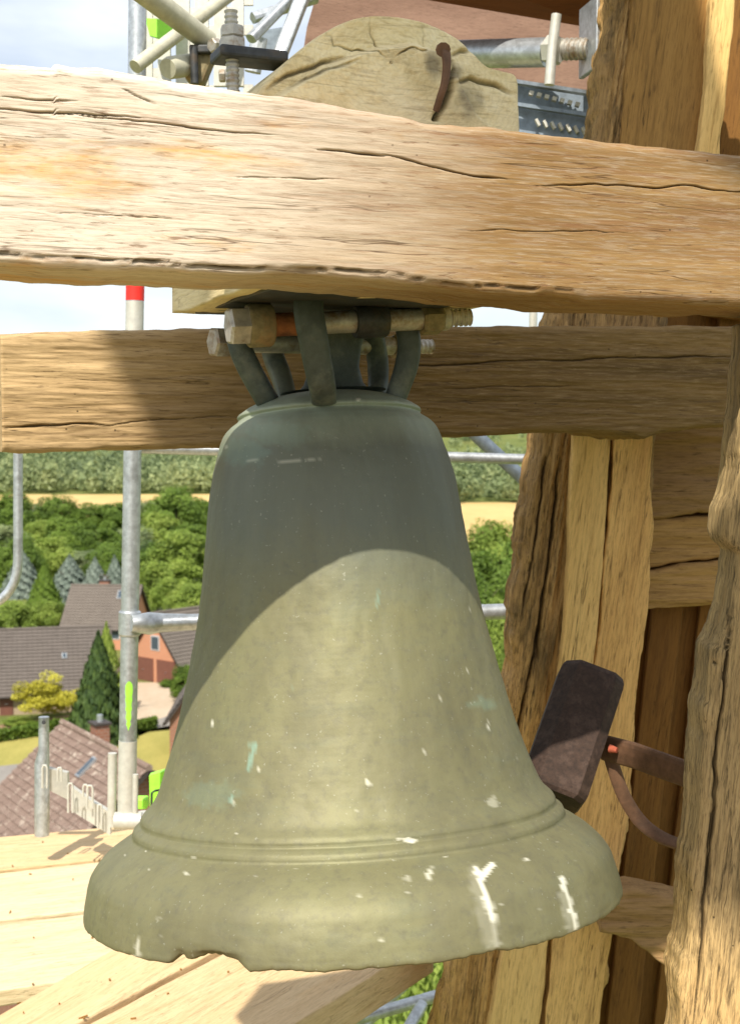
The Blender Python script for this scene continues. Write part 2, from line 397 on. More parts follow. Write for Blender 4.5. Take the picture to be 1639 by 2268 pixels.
# ---------------------------------------------------------------- foliage
def leaf_mat(name, a, b, c_, trans=.38):
    t = NT(name, .6, 0, .3); v = t.attr('var'); n = t.noise(t.map((.35, .35, .35)), 1, 3)
    k = t.math('ADD', t.math('MULTIPLY', v, .65), t.math('MULTIPLY', n, .35))
    k = t.math('ADD', k, t.math('MULTIPLY', t.math('SUBTRACT', t.rnd(), .5), .16))
    col = t.ramp(k, [(.12, a), (.5, b), (.88, c_)])
    t.done(col)
    tr = t.t.nodes.new('ShaderNodeBsdfTranslucent'); mx = t.t.nodes.new('ShaderNodeMixShader'); mx.inputs[0].default_value = trans
    t.t.links.new(col, tr.inputs['Color']); t.t.links.new(t.b.outputs[0], mx.inputs[1]); t.t.links.new(tr.outputs[0], mx.inputs[2])
    t.t.links.new(mx.outputs[0], t.out.inputs['Surface']); return t.m
M['leaf'] = leaf_mat('summer leaves', (.06, .11, .016), (.135, .215, .03), (.23, .33, .055))
M['leaf_light'] = leaf_mat('light green leaves', (.12, .18, .03), (.24, .33, .055), (.40, .48, .11))
M['leaf_dark'] = leaf_mat('dark conifer needles', (.016, .04, .012), (.04, .075, .02), (.085, .135, .03), .1)
M['leaf_blue'] = leaf_mat('blue grey spruce needles', (.09, .125, .10), (.18, .225, .185), (.32, .37, .31), .15)
M['leaf_yellow'] = leaf_mat('golden leaves', (.26, .24, .02), (.48, .44, .045), (.70, .66, .12))
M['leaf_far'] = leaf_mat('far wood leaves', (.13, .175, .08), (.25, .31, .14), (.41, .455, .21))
M['bark'] = plain('tree bark', (.11, .085, .06), .9, 0, .35, 6, .5)
def leaf_quads(C, size, outward=None, rng=RNG, flat=.0):
    n = len(C)
    a = rng.normal(size=(n, 3)); a /= np.linalg.norm(a, axis=1, keepdims=True)
    if outward is not None: a = a * .75 + outward; a /= np.linalg.norm(a, axis=1, keepdims=True) + 1e-6
    b = np.cross(a, rng.normal(size=(n, 3))); b /= np.linalg.norm(b, axis=1, keepdims=True) + 1e-6
    c = np.cross(a, b); s = (size * rng.uniform(.6, 1.35, n))[:, None]
    V = np.stack([C - b * s, C - c * s * .62 + b * s * .1, C + b * s, C + c * s * .62 + b * s * .1], 1).reshape(-1, 3)
    return V, np.arange(n * 4).reshape(-1, 4)
def crown_mesh(name, rx, rz, zc, nclump, nleaf, size, rng, lumpy=.35, droop=0.0):
    th = rng.uniform(0, 2 * np.pi, nclump); cz = rng.uniform(-.8, 1, nclump); rr = np.sqrt(1 - np.clip(cz, -1, 1) ** 2)
    rad = rng.uniform(.55, 1.0, nclump) ** .6 * (1 + lumpy * rng.uniform(-.6, .5, nclump))
    cc = np.stack([rr * np.cos(th) * rad * rx, rr * np.sin(th) * rad * rx, cz * rad * rz + zc], 1)
    cr = rng.uniform(.22, .42, nclump) * rx
    k = rng.integers(0, nclump, nleaf)
    d = rng.normal(size=(nleaf, 3)); d /= np.linalg.norm(d, axis=1, keepdims=True)
    q = rng.uniform(.3, 1, nleaf) ** .5
    Cn = cc[k] + d * (q * cr[k])[:, None] * np.array([1, 1, .8 + droop])
    o = Cn - np.array([0, 0, zc - .2 * rz]); o /= np.linalg.norm(o, axis=1, keepdims=True) + 1e-6
    V, Fq = leaf_quads(Cn, size, o * .9 + np.array([0, 0, .25]), rng)
    me = mesh_np(name, V, Fq); attr(me, 'var', np.repeat(np.clip(rng.uniform(.2, .8, nclump)[k] + rng.uniform(-.2, .2, nleaf), 0, 1), 4)); return me
def cone_mesh(name, r, h, z0, nwh, nleaf, size, rng):
    lv = rng.uniform(0, 1, nleaf) ** 1.35; lv = np.round(lv * nwh) / nwh + rng.normal(0, .012, nleaf)
    lv = np.clip(lv, 0, .995); ang = rng.uniform(0, 2 * np.pi, nleaf)
    br = 1 + .22 * np.sin(ang * 7 + lv * 40) + rng.normal(0, .08, nleaf)
    rad = r * (1 - lv) ** .8 * br * rng.uniform(.45, 1, nleaf) ** .4
    Cn = np.stack([rad * np.cos(ang), rad * np.sin(ang), z0 + lv * h - .16 * rad], 1)
    o = np.stack([np.cos(ang), np.sin(ang), np.full(nleaf, .25)], 1)
    V, Fq = leaf_quads(Cn, size, o, rng); me = mesh_np(name, V, Fq)
    attr(me, 'var', np.repeat(np.clip(.5 + .25 * np.sin(ang * 7 + lv * 40) + rng.normal(0, .18, nleaf), 0, 1), 4)); return me
def trunk_mesh(name, h, r, limbs, rng):
    mb = MB(); mb.tube([(0, 0, -.2), (.02 * h, 0, h * .35), (0, .02 * h, h * .7), (.01, 0, h)], [r * 1.35, r, r * .7, r * .2], 8)
    for i in range(limbs):
        a = rng.uniform(0, 6.28); z = h * rng.uniform(.35, .7); l = h * rng.uniform(.22, .36)
        mb.tube([(0, 0, z), (math.cos(a) * l * .5, math.sin(a) * l * .5, z + l * .35), (math.cos(a) * l, math.sin(a) * l, z + l * .85)], [r * .45, r * .3, r * .08], 6)
    return mesh(name, mb.V, mb.F, True)
CROWNS = [crown_mesh('crown', 1, 1.0, 0, 90, 15000, .05, RNG, .3) for _ in range(4)]
CROWNS_T = [crown_mesh('crown', 1, 1.25, 0, 90, 15000, .048, RNG, .45) for _ in range(2)]
CROWNS_S = [crown_mesh('crown', 1, 1.15, 0, 44, 9000, .05, RNG, .8) for _ in range(2)]
CONES = [cone_mesh('crown', 1, 1, 0, 16, 12000, .05, RNG) for _ in range(2)]
TRUNK = trunk_mesh('trunk', 1, .03, 6, RNG); TRUNK.materials.append(M['bark'])
_mats = {}
def crown_of(me, mat):
    k = (me.name, mat.name)
    if k not in _mats:
        m2 = me.copy(); m2.materials.clear(); m2.materials.append(mat); _mats[k] = m2
    return _mats[k]
def tree(name, px, ytop, d, wpx, mat, label, cat='tree', group=None, form='round', low=.12, base=GZ, rz=None):
    top = P(px, ytop, d).z; h = top - base; rad = wpx * d / FPX / 2
    o = empty(name, (P(px, 1000, d).x, d, base), label, cat, group, rz=random.uniform(0, 6.28) if rz is None else rz)
    if form == 'cone':
        c = link('crown', crown_of(random.choice(CONES), mat), None, o); c.scale = (rad, rad, h * (1 - low)); c.location = (0, 0, h * low)
    else:
        ms = {'tall': CROWNS_T, 'shrub': CROWNS_S}.get(form, CROWNS)
        e = {'tall': 1.25, 'shrub': 1.15}.get(form, 1.0)
        ch = h * (1 - low) / 2
        c = link('crown', crown_of(random.choice(ms), mat), None, o); c.scale = (rad, rad, ch / e / 1.02); c.location = (0, 0, h * low + ch)
    if low > .02 or form == 'cone':
        tk = link('trunk', TRUNK, None, o); tk.scale = (h * .9, h * .9, h * .8)
    return o

# far wood: one mass
rng = np.random.default_rng(3)
nT = 4300
ty = np.concatenate([rng.uniform(450, 540, 700), 450 + (1500 - 450) * rng.uniform(0, 1, nT - 700) ** 1.25])
tx = rng.uniform(-1, 1, nT) * (.36 * ty + 60)
keep = ~((tx > -2) & (ty > 700) & (ty < 860) & (rng.uniform(0, 1, nT) < .8))
tx, ty = np.concatenate([tx[keep], rng.uniform(4, 130, 170)]), np.concatenate([ty[keep], rng.uniform(384, 452, 170)]); tz = HT(tx, ty)
bV = np.zeros(len(CROWNS[0].vertices) * 3, np.float32)
VV, vv = [], []
for x_, y_, z_ in zip(tx, ty, tz):
    nl = 150 if y_ < 640 else 70
    rr = rng.uniform(2.0, 5.2); hh = rng.uniform(2.8, 7.2)
    d3 = rng.normal(size=(nl, 3)); d3 /= np.linalg.norm(d3, axis=1, keepdims=True); d3[:, 2] = np.abs(d3[:, 2]) * 1.35 - .45
    q = rng.uniform(.55, 1.05, nl) ** .6
    lump = 1 + .3 * np.sin(d3[:, 0] * 5 + x_) * np.sin(d3[:, 1] * 5 + y_)
    Cn = d3 * (q * lump)[:, None] * np.array([rr, rr, hh]) + np.array([x_, y_, z_ + hh * .75])
    V, _ = leaf_quads(Cn, rng.uniform(.6, .95) if y_ < 640 else 1.0, d3 * .9, rng); VV.append(V)
    vv.append(np.repeat(np.clip(np.clip(.5 + .55 * float(fbm(x_ * .02, y_ * .012, 0, 2, 44)) + rng.normal(0, .2), 0, 1) + rng.uniform(-.2, .2, nl), 0, 1), 4))
VV = np.concatenate(VV); me = mesh_np('far_wood', VV, np.arange(len(VV)).reshape(-1, 4)); attr(me, 'var', np.concatenate(vv))
tag(link('far_wood', me, M['leaf_far']), 'distant green wood covering the hill beyond the wheat fields', 'wood', kind='stuff')

GT = 'trees between the village and the wheat fields'
ORD = ['first', 'second', 'third', 'fourth', 'fifth', 'sixth', 'seventh', 'eighth', 'ninth', 'tenth', 'eleventh']
for row, dist, x0, dx, nn_, yt0, tones in (('back', 256, -45, 62, 10, 1108, ('leaf', 'leaf', 'leaf_far', 'leaf')), ('middle', 212, -50, 66, 9, 1158, ('leaf_far', 'leaf', 'leaf', 'leaf_light')), ('front', 178, -20, 70, 8, 1205, ('leaf', 'leaf_far', 'leaf_light', 'leaf'))):
    for i in range(nn_):
        m_ = tones[(i * 3 + (row == 'middle')) % 4]
        tree('broadleaf_tree', x0 + dx * i + random.uniform(-14, 14), yt0 + random.uniform(-16, 22), dist + random.uniform(-9, 9), random.uniform(88, 118), M[m_],
             '%s broadleaf tree, %s from the left in the %s row of the tree belt' % ({'leaf': 'mid green', 'leaf_far': 'dull green', 'leaf_light': 'light green'}[m_], ORD[i], row), 'tree', GT, random.choice(('round', 'round', 'tall')), .03)
tree('broadleaf_tree', 388, 1088, 225, 118, M['leaf'], 'big round tree standing against the wheat field right of the scaffold pole', 'tree')
tree('willow_tree', 408, 1180, 170, 125, M['leaf_light'], 'yellow green drooping tree left of the bell waist', 'tree', None, 'tall', .04)
tree('broadleaf_tree', 345, 1250, 150, 90, M['leaf_light'], 'low bright green tree just right of the scaffold pole', 'tree', None, 'round', .04)
tree('broadleaf_tree', 420, 1290, 140, 95, M['leaf_light'], 'bright green bushy tree above the brick house with the garage', 'tree', None, 'round', .04)
tree('broadleaf_tree', 335, 1195, 190, 80, M['leaf_dark'], 'dark tree behind the scaffold pole', 'tree', None, 'tall', .06)
GS = 'blue grey spruces behind the brick house'
for (px_, yt, d_, w_) in [(152, 1232, 158, 125), (208, 1238, 155, 100), (252, 1234, 152, 90), (48, 1224, 165, 110)]:
    tree('blue_spruce', px_, yt, d_, w_, M['leaf_blue'], {152: 'blue grey spruce above the left end of the brown roof', 208: 'blue grey spruce above the middle of the brown roof', 252: 'blue grey spruce beside the main scaffold pole', 48: 'blue grey spruce by the curved guard rail'}[px_], 'tree', GS, 'cone', .02)
tree('spruce_tree', 95, 1250, 150, 90, M['leaf'], 'grey green conifer left of the brick house', 'tree', None, 'cone', .03)
tree('spruce_tree', -10, 1215, 168, 90, M['leaf'], 'conifer at the left edge of the view', 'tree', None, 'cone', .03)
tree('large_bush', 28, 1338, 128, 100, M['leaf_light'], 'bright green bush above the grey roof at far left', 'bush', None, 'round', 0)
tree('large_bush', 98, 1334, 131, 90, M['leaf_light'], 'bright green bush touching the brick gable', 'bush', None, 'round', 0)
tree('large_bush', -60, 1345, 128, 110, M['leaf_light'], 'bright green bush mostly outside the left frame edge', 'bush', None, 'round', 0)
tree('hedge_bush', 186, 1402, 112, 60, M['leaf_light'], 'green bush between the grey roof and the dark conifer', 'bush', None, 'round', 0)
tree('conifer_tree', 232, 1385, 95, 105, M['leaf_light'], 'light green conifer behind the scaffold pole beside brick house', 'tree', None, 'cone', .03)
tree('conifer_tree', 214, 1405, 87, 150, M['leaf_dark'], 'tall dark green conifer in the garden left of the scaffold pole', 'tree', None, 'cone', .03)
tree('golden_shrub', 110, 1496, 92.5, 128, M['leaf_yellow'], 'golden yellow shrub in front of the grey roofed bungalow', 'shrub', None, 'shrub', .0)
for (px_, yt, d_, w_, lb) in [(30, 1590, 92, 60, 'low green plant left of the golden shrub'), (68, 1598, 91, 40, 'low dark green plant at the foot of the golden shrub'),
                              (368, 1505, 106, 34, 'clipped round shrub beside the brown garage door'), (405, 1475, 100, 60, 'grey green shrub between garage and bell'),
                              (352, 1668, 84, 42, 'yellow green shrub on the lawn beside the bell edge'), (2, 1655, 86, 36, 'small bush on the dry lawn at the left edge')]:
    tree('garden_shrub', px_, yt, d_, w_, M['leaf_light' if 'yellow' in lb or 'low green' in lb else 'leaf'], lb, 'shrub', None, 'round', 0)
# clipped hedges along the path
def hedge(pts, w_, h_, label):
    pts = [Vector((p.x, p.y, GZ)) for p in pts]; n = 2600
    seg = rng.integers(0, len(pts) - 1, n); u = rng.uniform(0, 1, n)
    A = np.array([pts[i] for i in range(len(pts))]); c = A[seg] * (1 - u[:, None]) + A[seg + 1] * u[:, None]
    c = c + np.stack([rng.uniform(-w_, w_, n) * .3, rng.uniform(-w_, w_, n), rng.uniform(0, 1, n) ** .5 * h_], 1)
    V, Fq = leaf_quads(c, .16, None, rng); me = mesh_np('garden_hedge', V, Fq); attr(me, 'var', np.repeat(rng.uniform(0, 1, n), 4))
    tag(settle(link('garden_hedge', me, M['leaf'])), label, 'hedge')
hedge([G(-40, 1650), G(90, 1630), G(180, 1612)], .35, .8, 'low clipped hedge between the garden path and the dry lawn')
hedge([G(300, 1622), G(345, 1612)], .3, .7, 'short clipped hedge beside the driveway right of the pole')
# right side
for (px_, yt, d_, w_, m_, lb) in [(1092, 1158, 150, 130, 'leaf_light', 'light green tree before the wheat field between bell and post'), (1060, 1235, 120, 120, 'leaf', 'green tree right of the bell waist'),
                              (1130, 1250, 125, 120, 'leaf', 'green tree against the dark corner post'), (1110, 1330, 90, 110, 'leaf_light', 'green tree above the lower scaffold tube by the post'),
                              (1180, 1200, 140, 130, 'leaf', 'green tree hidden behind the corner post')]:
    tree('broadleaf_tree', px_, yt, d_, w_, M[m_], lb, 'tree', None, 'round', .04)
for (px_, yt, d_, w_, lb) in [(800, 2080, 26, 300, 'yellow green tree top seen below the bell mouth'), (960, 2120, 23, 330, 'yellow green tree top beside the foot of the corner post'), (880, 2010, 32, 330, 'light green tree deeper below the bell')]:
    tree('garden_tree', px_, yt, d_, w_, M['leaf_light'], lb, 'tree', None, 'round', .3)

# ---------------------------------------------------------------- houses
def brick(name, a, b, mortar, s):
    t = NT(name, .85, 0, .2); n = t.t.nodes.new('ShaderNodeTexBrick')
    sp3 = t.sep(t.tc.outputs['Object']); cb = t.t.nodes.new('ShaderNodeCombineXYZ'); t.set(cb.inputs[0], t.math('ADD', sp3[0], sp3[1])); t.set(cb.inputs[1], sp3[2]); t.t.links.new(t.map((s, s, s), (0, 0, 0), cb.outputs[0]), n.inputs['Vector']); t.set(n.inputs['Color1'], a); t.set(n.inputs['Color2'], b); t.set(n.inputs['Mortar'], mortar)
    n.inputs['Scale'].default_value = 1; n.inputs['Mortar Size'].default_value = .03; n.inputs['Brick Width'].default_value = .5; n.inputs['Row Height'].default_value = .25
    v = t.noise(t.map((1, 1, 1)), 1, 5)
    return t.done(t.mix(.35, n.outputs['Color'], t.ramp(v, [(.3, a), (.7, b)])))
M['brick_orange'] = brick('orange brick', (.55, .235, .125), (.48, .20, .105), (.42, .33, .25), 2)
M['brick_red'] = brick('red brick', (.30, .13, .08), (.23, .10, .062), (.28, .23, .18), 2)
M['brick_tan'] = brick('tan render', (.40, .31, .21), (.36, .28, .19), (.36, .28, .19), 2)
def roofmat(name, a, b, fleck=None):
    t = NT(name, .85, 0, .2); n = t.noise(t.map((1.3, 1.3, 1.3)), 1, 6, .65); n2 = t.noise(t.map((7, 7, 7)), 1, 4, .7)
    c = t.mix(.5, t.ramp(n, [(.3, a), (.7, b)]), t.ramp(n2, [(.3, a), (.7, b)]))
    if fleck: c = t.mix(t.math('MULTIPLY', t.ramp(t.noise(t.map((3.2, 3.2, 3.2)), 1, 5, .75), [(.55, 0.0), (.66, 1.0)]), .8), c, fleck)
    return t.done(c, t.bump(n2, .4, .02))
M['roof_grey'] = roofmat('grey brown roof tiles', (.10, .085, .075), (.15, .128, .112))
M['roof_brown'] = roofmat('brown roof tiles', (.125, .105, .09), (.17, .145, .122))
M['roof_red'] = roofmat('weathered red brown roof tiles', (.17, .118, .094), (.235, .168, .135), (.52, .45, .37))
M['glass'] = plain('window glass', (.06, .08, .10), .1, 0, .1, 3, 0)
M['door_brown'] = plain('brown garage door', (.16, .065, .045), .6, 0, .12, 3, .02)
M['fascia'] = plain('dark fascia board', (.045, .035, .03), .6, 0, .2, 5, .05)
def house(name, label, base, yaw, Lx, W, wh, rh, wmat, rmat, over=.45, windows=(), doors=(), chimney=None, tiles=(.36, .33), skylight=None):
    o = empty(name, base, label, 'house', rz=yaw)
    hx, hy = Lx / 2, W / 2; mb = MB()
    V = [(-hx, -hy, 0), (hx, -hy, 0), (hx, hy, 0), (-hx, hy, 0), (-hx, -hy, wh), (hx, -hy, wh), (hx, hy, wh), (-hx, hy, wh), (-hx, 0, wh + rh), (hx, 0, wh + rh)]
    mb.add(V, [(0, 1, 5, 4), (2, 3, 7, 6), (1, 2, 6, 9, 5), (3, 0, 4, 8, 7), (4, 5, 9, 8), (6, 7, 8, 9)]); mb.build('wall', wmat, o)
    sl = math.hypot(hy, rh); uy, uz = hy / sl, rh / sl
    for s in (-1, 1):
        # stepped tile courses, each course a tilted strip, tiles slightly uneven
        m = MB(); tot = sl + over; nr = int(tot / tiles[1]); nc = int((Lx + 2 * over * .7) / tiles[0]); n_ = Vector((0, s * uz, uy))
        for r_ in range(nr):
            a0 = tot * r_ / nr; a1 = tot * (r_ + 1) / nr + .05
            for c_ in range(nc):
                x0 = -hx - over * .7 + (Lx + 1.4 * over) * c_ / nc; x1 = x0 + (Lx + 1.4 * over) / nc - .012
                lift = .055 + random.uniform(0, .02)
                def pt(x, a, l): return Vector((x, s * (a * uy), wh + rh - a * uz)) + n_ * (l + .06)
                q = [pt(x0, a0, .0), pt(x1, a0, .0), pt(x1, a1, lift), pt(x0, a1, lift), pt(x0, a1, lift - .05), pt(x1, a1, lift - .05)]
                m.add(q, [(0, 1, 2, 3), (3, 2, 5, 4)])
        me = mesh('roof_tiles', m.V, m.F); rt = link('roof_tiles', me, rmat, o); rt['kind'] = 'stuff'
        d_ = MB(); p = [Vector((x, s * (a * uy), wh + rh - a * uz)) for x, a in ((-hx - over * .7, 0), (hx + over * .7, 0), (hx + over * .7, tot), (-hx - over * .7, tot))]
        d_.prism([q + n_ * .05 for q in p], -n_ * .14); d_.build('roof_slope', M['fascia'], o)
        g = MB(); g.tube([p[2] + Vector((0, s * .07, -.02)), p[3] + Vector((0, s * .07, -.02))], .07, 8); g.build('gutter', M['fascia'], o)
    g = MB(); g.tube([(-hx - over * .7, 0, wh + rh + .1), (hx + over * .7, 0, wh + rh + .1)], .12, 8); g.build('ridge_cap', rmat, o)
    for (sd_, a, z, ww, hh) in windows:           # side: 'f' -y wall, 'l' -x gable, 'r' +x gable
        f = MB(); g = MB()
        def put(mbx, inset, w2, h2, th):
            c = {'f': (a, -hy - .01 - inset, z + hh / 2), 'l': (-hx - .01 - inset, a, z + hh / 2), 'r': (hx + .01 + inset, a, z + hh / 2)}[sd_]
            mbx.box(c, (w2, th, h2) if sd_ == 'f' else (th, w2, h2))
        put(f, .0, ww, hh, .08); put(g, .04, ww - .2, hh - .2, .06)
        fo = f.build('window', M['white'], o); g.build('pane', M['glass'], fo)
    for (sd_, a, z, ww, hh, mt) in doors:
        f = MB(); c = {'f': (a, -hy - .02, z + hh / 2), 'l': (-hx - .02, a, z + hh / 2), 'r': (hx + .02, a, z + hh / 2)}[sd_]
        f.box(c, (ww, .1, hh) if sd_ == 'f' else (.1, ww, hh)); dr = f.build('garage_door' if ww > 1.5 else 'door', mt, o)
        h = MB(); c2 = (c[0] - (.05 if sd_ == 'l' else 0), c[1] - (.06 if sd_ == 'f' else 0), c[2]); h.box(c2, (.2, .05, .05)); h.build('handle', M['galv'], dr)
    if chimney:
        x, y, s_, hh = chimney; z = wh + rh * (1 - abs(y) / hy)
        c = MB(); c.box((x, y, z + hh / 2 - .3), (s_, s_ * .85, hh + .6)); co = c.build('chimney', M['brick_red'], o)
        c = MB(); c.box((x, y, z + hh + .04), (s_ + .14, s_ * .85 + .14, .09)); c.build('chimney_cap', M['fascia'], co)
        c = MB(); c.tube([(x, y, z + hh), (x, y, z + hh + .35)], .12, 8); c.build('chimney_pot', M['galv'], co)
    if skylight:
        for (x, a, ww, hh) in skylight:
            n_ = Vector((0, -uz, uy)); c = Vector((x, -a * uy, wh + rh - a * uz)) + n_ * .14
            rot = Matrix((Vector((1, 0, 0)), Vector((0, uy, uz)), n_)).transposed()
            f = MB(); f.box(c, (ww, hh, .1), rot); fo = f.build('skylight', M['galv'], o)
            f = MB(); f.box(c + n_ * .04, (ww - .12, hh - .12, .06), rot); f.build('pane', M['glass'], fo)
    return o
b = P(213, 1440, 125)
house('brick_house', 'orange brick house with brown roof in front of blue spruces', (b.x + .5, 128, GZ), R(-5), 6.3, 7.0, 2.2, 3.3, M['brick_orange'], M['roof_brown'],
      windows=[('f', 1.6, 1, 1.2, 1.2), ('l', 0, 3.2, 1, 1.1)], doors=[('f', -.3, 0, 1.0, 2.1, M['door_brown'])], chimney=(-.4, .8, .9, 1.2), skylight=[(1.7, 1.1, .8, 1.0), (2.9, 2.8, .7, 1.0)])
b = P(345, 1520, 108)
house('brick_house', 'orange brick house with brown garage door and dark roof left of the bell', (b.x + 2.6, 111.4, GZ), R(50), 8.5, 6.0, 1.9, 3.6, M['brick_orange'], M['roof_brown'],
      windows=[('l', -.2, 2.6, 1.0, 1.2)], doors=[('l', 1.2, 0, 2.3, 1.9, M['door_brown']), ('l', -1.5, 0, 2.2, 1.9, M['door_brown'])])
b = P(40, 1600, 92)
house('bungalow', 'tan bungalow with large grey roof behind the golden shrub', (b.x - 3.2, 99.5, GZ), R(14), 15.4, 9.0, 1.75, 3.65, M['brick_tan'], M['roof_grey'], over=.6,
      windows=[('f', 2.5, .6, 1.5, .8), ('f', 5.2, .6, 1.1, .8)], doors=[('f', 0.5, 0, .9, 1.65, M['door_brown'])], chimney=(-1.2, -.2, .7, .9), skylight=[(4.6, 2.8, .35, .5)])
b = P(480, 1690, 80)
house('gabled_house', 'red brick house with dark verge partly hidden by the bell', (b.x + .75, 84, GZ), R(92), 9.0, 7.2, 3.2, 5.0, M['brick_red'], M['roof_grey'],
      windows=[('l', -1.5, .8, 1.1, 1.3)], doors=[('l', 2.0, 0, 1, 2.1, M['white'])])
rm = (P(140, 1625, 52) + P(330, 1700, 45)) / 2
he = house('tiled_house', 'house with weathered red brown tiled roof and brick chimney below the scaffold', (rm.x, rm.y, GZ), math.atan2(-7.0, 4.4), 8.0, 9.5, 4.6, 4.1, M['brick_red'], M['roof_red'],
      chimney=(-1.7, .55, .62, .9), windows=[('r', -1.5, 2.2, 1.0, 1.3), ('r', 1.3, 2.2, 1, 1.3)], tiles=(.25, .27), skylight=[(.6, 1.0, .35, .9)])
# solar panel resting on the lower edge of that roof
sl_n = Vector((0, -4.1, 4.75)).normalized(); ux = Vector((1, 0, 0)); uy_ = sl_n.cross(ux)
mw = world_of(he) @ Matrix.Translation(Vector((-1.4, -4.75 * .92, 4.6 + 4.1 * .08)) + sl_n * .28) @ Matrix((ux, uy_, sl_n)).transposed().to_4x4()
M['panel_pv'] = plain('silver blue solar glass', (.42, .47, .52), .25, .1, .1, 2, 0)
sp = empty('solar_panel', mw.translation, 'pale solar panel lying on the lower edge of the tiled roof', 'solar panel')
sp.matrix_basis = mw
f = MB(); f.box((0, 0, 0), (3.2, 1.7, .06)); f.build('panel_frame', M['galv_pale'], sp)
for i in range(6):
    f = MB(); f.box((-1.32 + .53 * i, 0, .03), (.49, 1.58, .03)); f.build('solar_cell', M['panel_pv'], sp)

# ================================================================== TIMBERS
AX = Vector((math.cos(R(22)), math.sin(R(22)), 0)); UP = Vector((0, 0, 1)); NF = AX.cross(UP); BK = -NF
def frame(O, A, S):
    Zv = A.cross(S); m = Matrix((A, S, Zv)).transposed().to_4x4(); m.translation = O; return m
def timber(name, O, A, S, edge0, edge1, th, mat, parent=None, K=90, step=.006, r=.02, amp=.004, edge_amp=.004, cracks=(), seed=0, world_edges=False, fx=6, fy=45, ext=(0, 0), ridge=0.0, low=1.0):
    """edge0/edge1: photo points on the two silhouette edges; solid goes th back from the face plane"""
    Zv = A.cross(S)
    def loc(p):
        q = (hit(p[0], p[1], O, Zv) if len(p) == 2 else Vector(p)) - O; return q.dot(A), q.dot(S)
    e0 = sorted(loc(p) for p in edge0); e1 = sorted(loc(p) for p in edge1)
    t0 = min(e0[0][0], e1[0][0]) - ext[0]; t1 = max(e0[-1][0], e1[-1][0]) + ext[1]
    n = max(4, int((t1 - t0) / step)); T = np.linspace(t0, t1, n)
    E0 = np.interp(T, *zip(*e0)); E1 = np.interp(T, *zip(*e1))
    E0 = E0 + edge_amp * fbm(T * 14, seed + .3, 0, 5, seed); E1 = E1 + edge_amp * fbm(T * 14, seed + 7.7, 3, 5, seed + 5)
    cy, oy, cz, oz = [], [], [], []
    def put(a, b, c, d): cy.append(a); oy.append(b); cz.append(c); oz.append(d)
    for i in range(K): put(-1 + 2 * i / (K - 1), 0, 1, 1)
    for i in range(1, 6): q = math.pi / 2 * i / 6; put(1, math.sin(q), 1, math.cos(q))
    ks = max(3, int(K * .35))
    for i in range(ks): put(1, 1, 1 - 2 * i / (ks - 1), 0)
    for i in range(1, 4): q = math.pi / 2 * i / 4; put(1, math.cos(q), -1, -math.sin(q))
    for i in range(8): put(1 - 2 * i / 7, 0, -1, -1)
    for i in range(1, 4): q = math.pi / 2 * i / 4; put(-1, -math.sin(q), -1, -math.cos(q))
    for i in range(ks): put(-1, -1, -1 + 2 * i / (ks - 1), 0)
    for i in range(1, 6): q = math.pi / 2 * i / 6; put(-1, -math.cos(q), 1, math.sin(q))
    cy, oy, cz, oz = map(np.array, (cy, oy, cz, oz)); m = len(cy)
    hy = ((E1 - E0) / 2)[:, None]; mid = ((E1 + E0) / 2)[:, None]
    yy = mid + cy * (hy - r) + oy * r; zz = -th / 2 + cz * (th / 2 - r) + oz * r + 0 * hy
    xx = np.repeat(T[:, None], m, 1)
    d = amp * fbm(xx * fx, yy * fy, zz * fy, 4, seed) + amp * low * fbm(xx * 2.5, yy * 8, zz * 8, 3, seed + 9)
    if ridge: d = d + ridge * (np.abs(fbm(xx * fx * .6, yy * 62, zz * 62, 3, seed + 21)) - .45) + ridge * .5 * fbm(xx * fx * 2, yy * 120, zz * 120, 3, seed + 25)
    crk = np.zeros_like(d)
    face = (oz > .5)
    for (p, q, w_, dep) in cracks:
        (ta, sa), (tb, sb) = loc(p), loc(q)
        u = (xx - ta) / (tb - ta + 1e-9); ins = (u > 0) & (u < 1) & face[None, :]
        yc = sa + (sb - sa) * u + .006 * fbm(xx * 9, 0.1, seed + .5, 4, 31)
        tp = np.clip(np.minimum(u, 1 - u) * 5, 0, 1) ** .7
        ww = w_ * (.35 + .65 * tp) * (1 + .4 * fbm(xx * 30, .2, 0, 2, 5))
        g_ = np.where(ins, tp * np.exp(-((yy - yc) / np.maximum(ww, 4e-4)) ** 2), 0)
        d = d - dep * g_; crk = np.maximum(crk, g_)
    yy = yy + d * oy; zz = zz + d * oz
    V = np.stack([xx, yy, zz], 2).reshape(-1, 3)
    idx = np.arange(n * m).reshape(n, m); nxt = np.roll(idx, -1, 1)
    Fq = np.stack([idx[:-1].ravel(), nxt[:-1].ravel(), nxt[1:].ravel(), idx[1:].ravel()], 1)
    # end caps as fans of quads towards the centre line
    caps = []
    c0 = len(V); V = np.concatenate([V, [[T[0], mid[0, 0], -th / 2]], [[T[-1], mid[-1, 0], -th / 2]]])
    for j in range(0, m):
        caps.append((c0, idx[0, (j + 1) % m], idx[0, j], idx[0, j])); caps.append((c0 + 1, idx[-1, j], idx[-1, (j + 1) % m], idx[-1, (j + 1) % m]))
    me = bpy.data.meshes.new(name)
    tri = np.array([c[:3] for c in caps], np.int32)
    me.vertices.add(len(V)); me.vertices.foreach_set('co', V.astype(np.float32).ravel())
    L_ = np.concatenate([Fq.ravel(), tri.ravel()]).astype(np.int32)
    st = np.concatenate([np.arange(0, Fq.size, 4), Fq.size + np.arange(0, tri.size, 3)]).astype(np.int32)
    me.loops.add(len(L_)); me.loops.foreach_set('vertex_index', L_); me.polygons.add(len(st)); me.polygons.foreach_set('loop_start', st)
    me.update(calc_edges=True); me.validate()
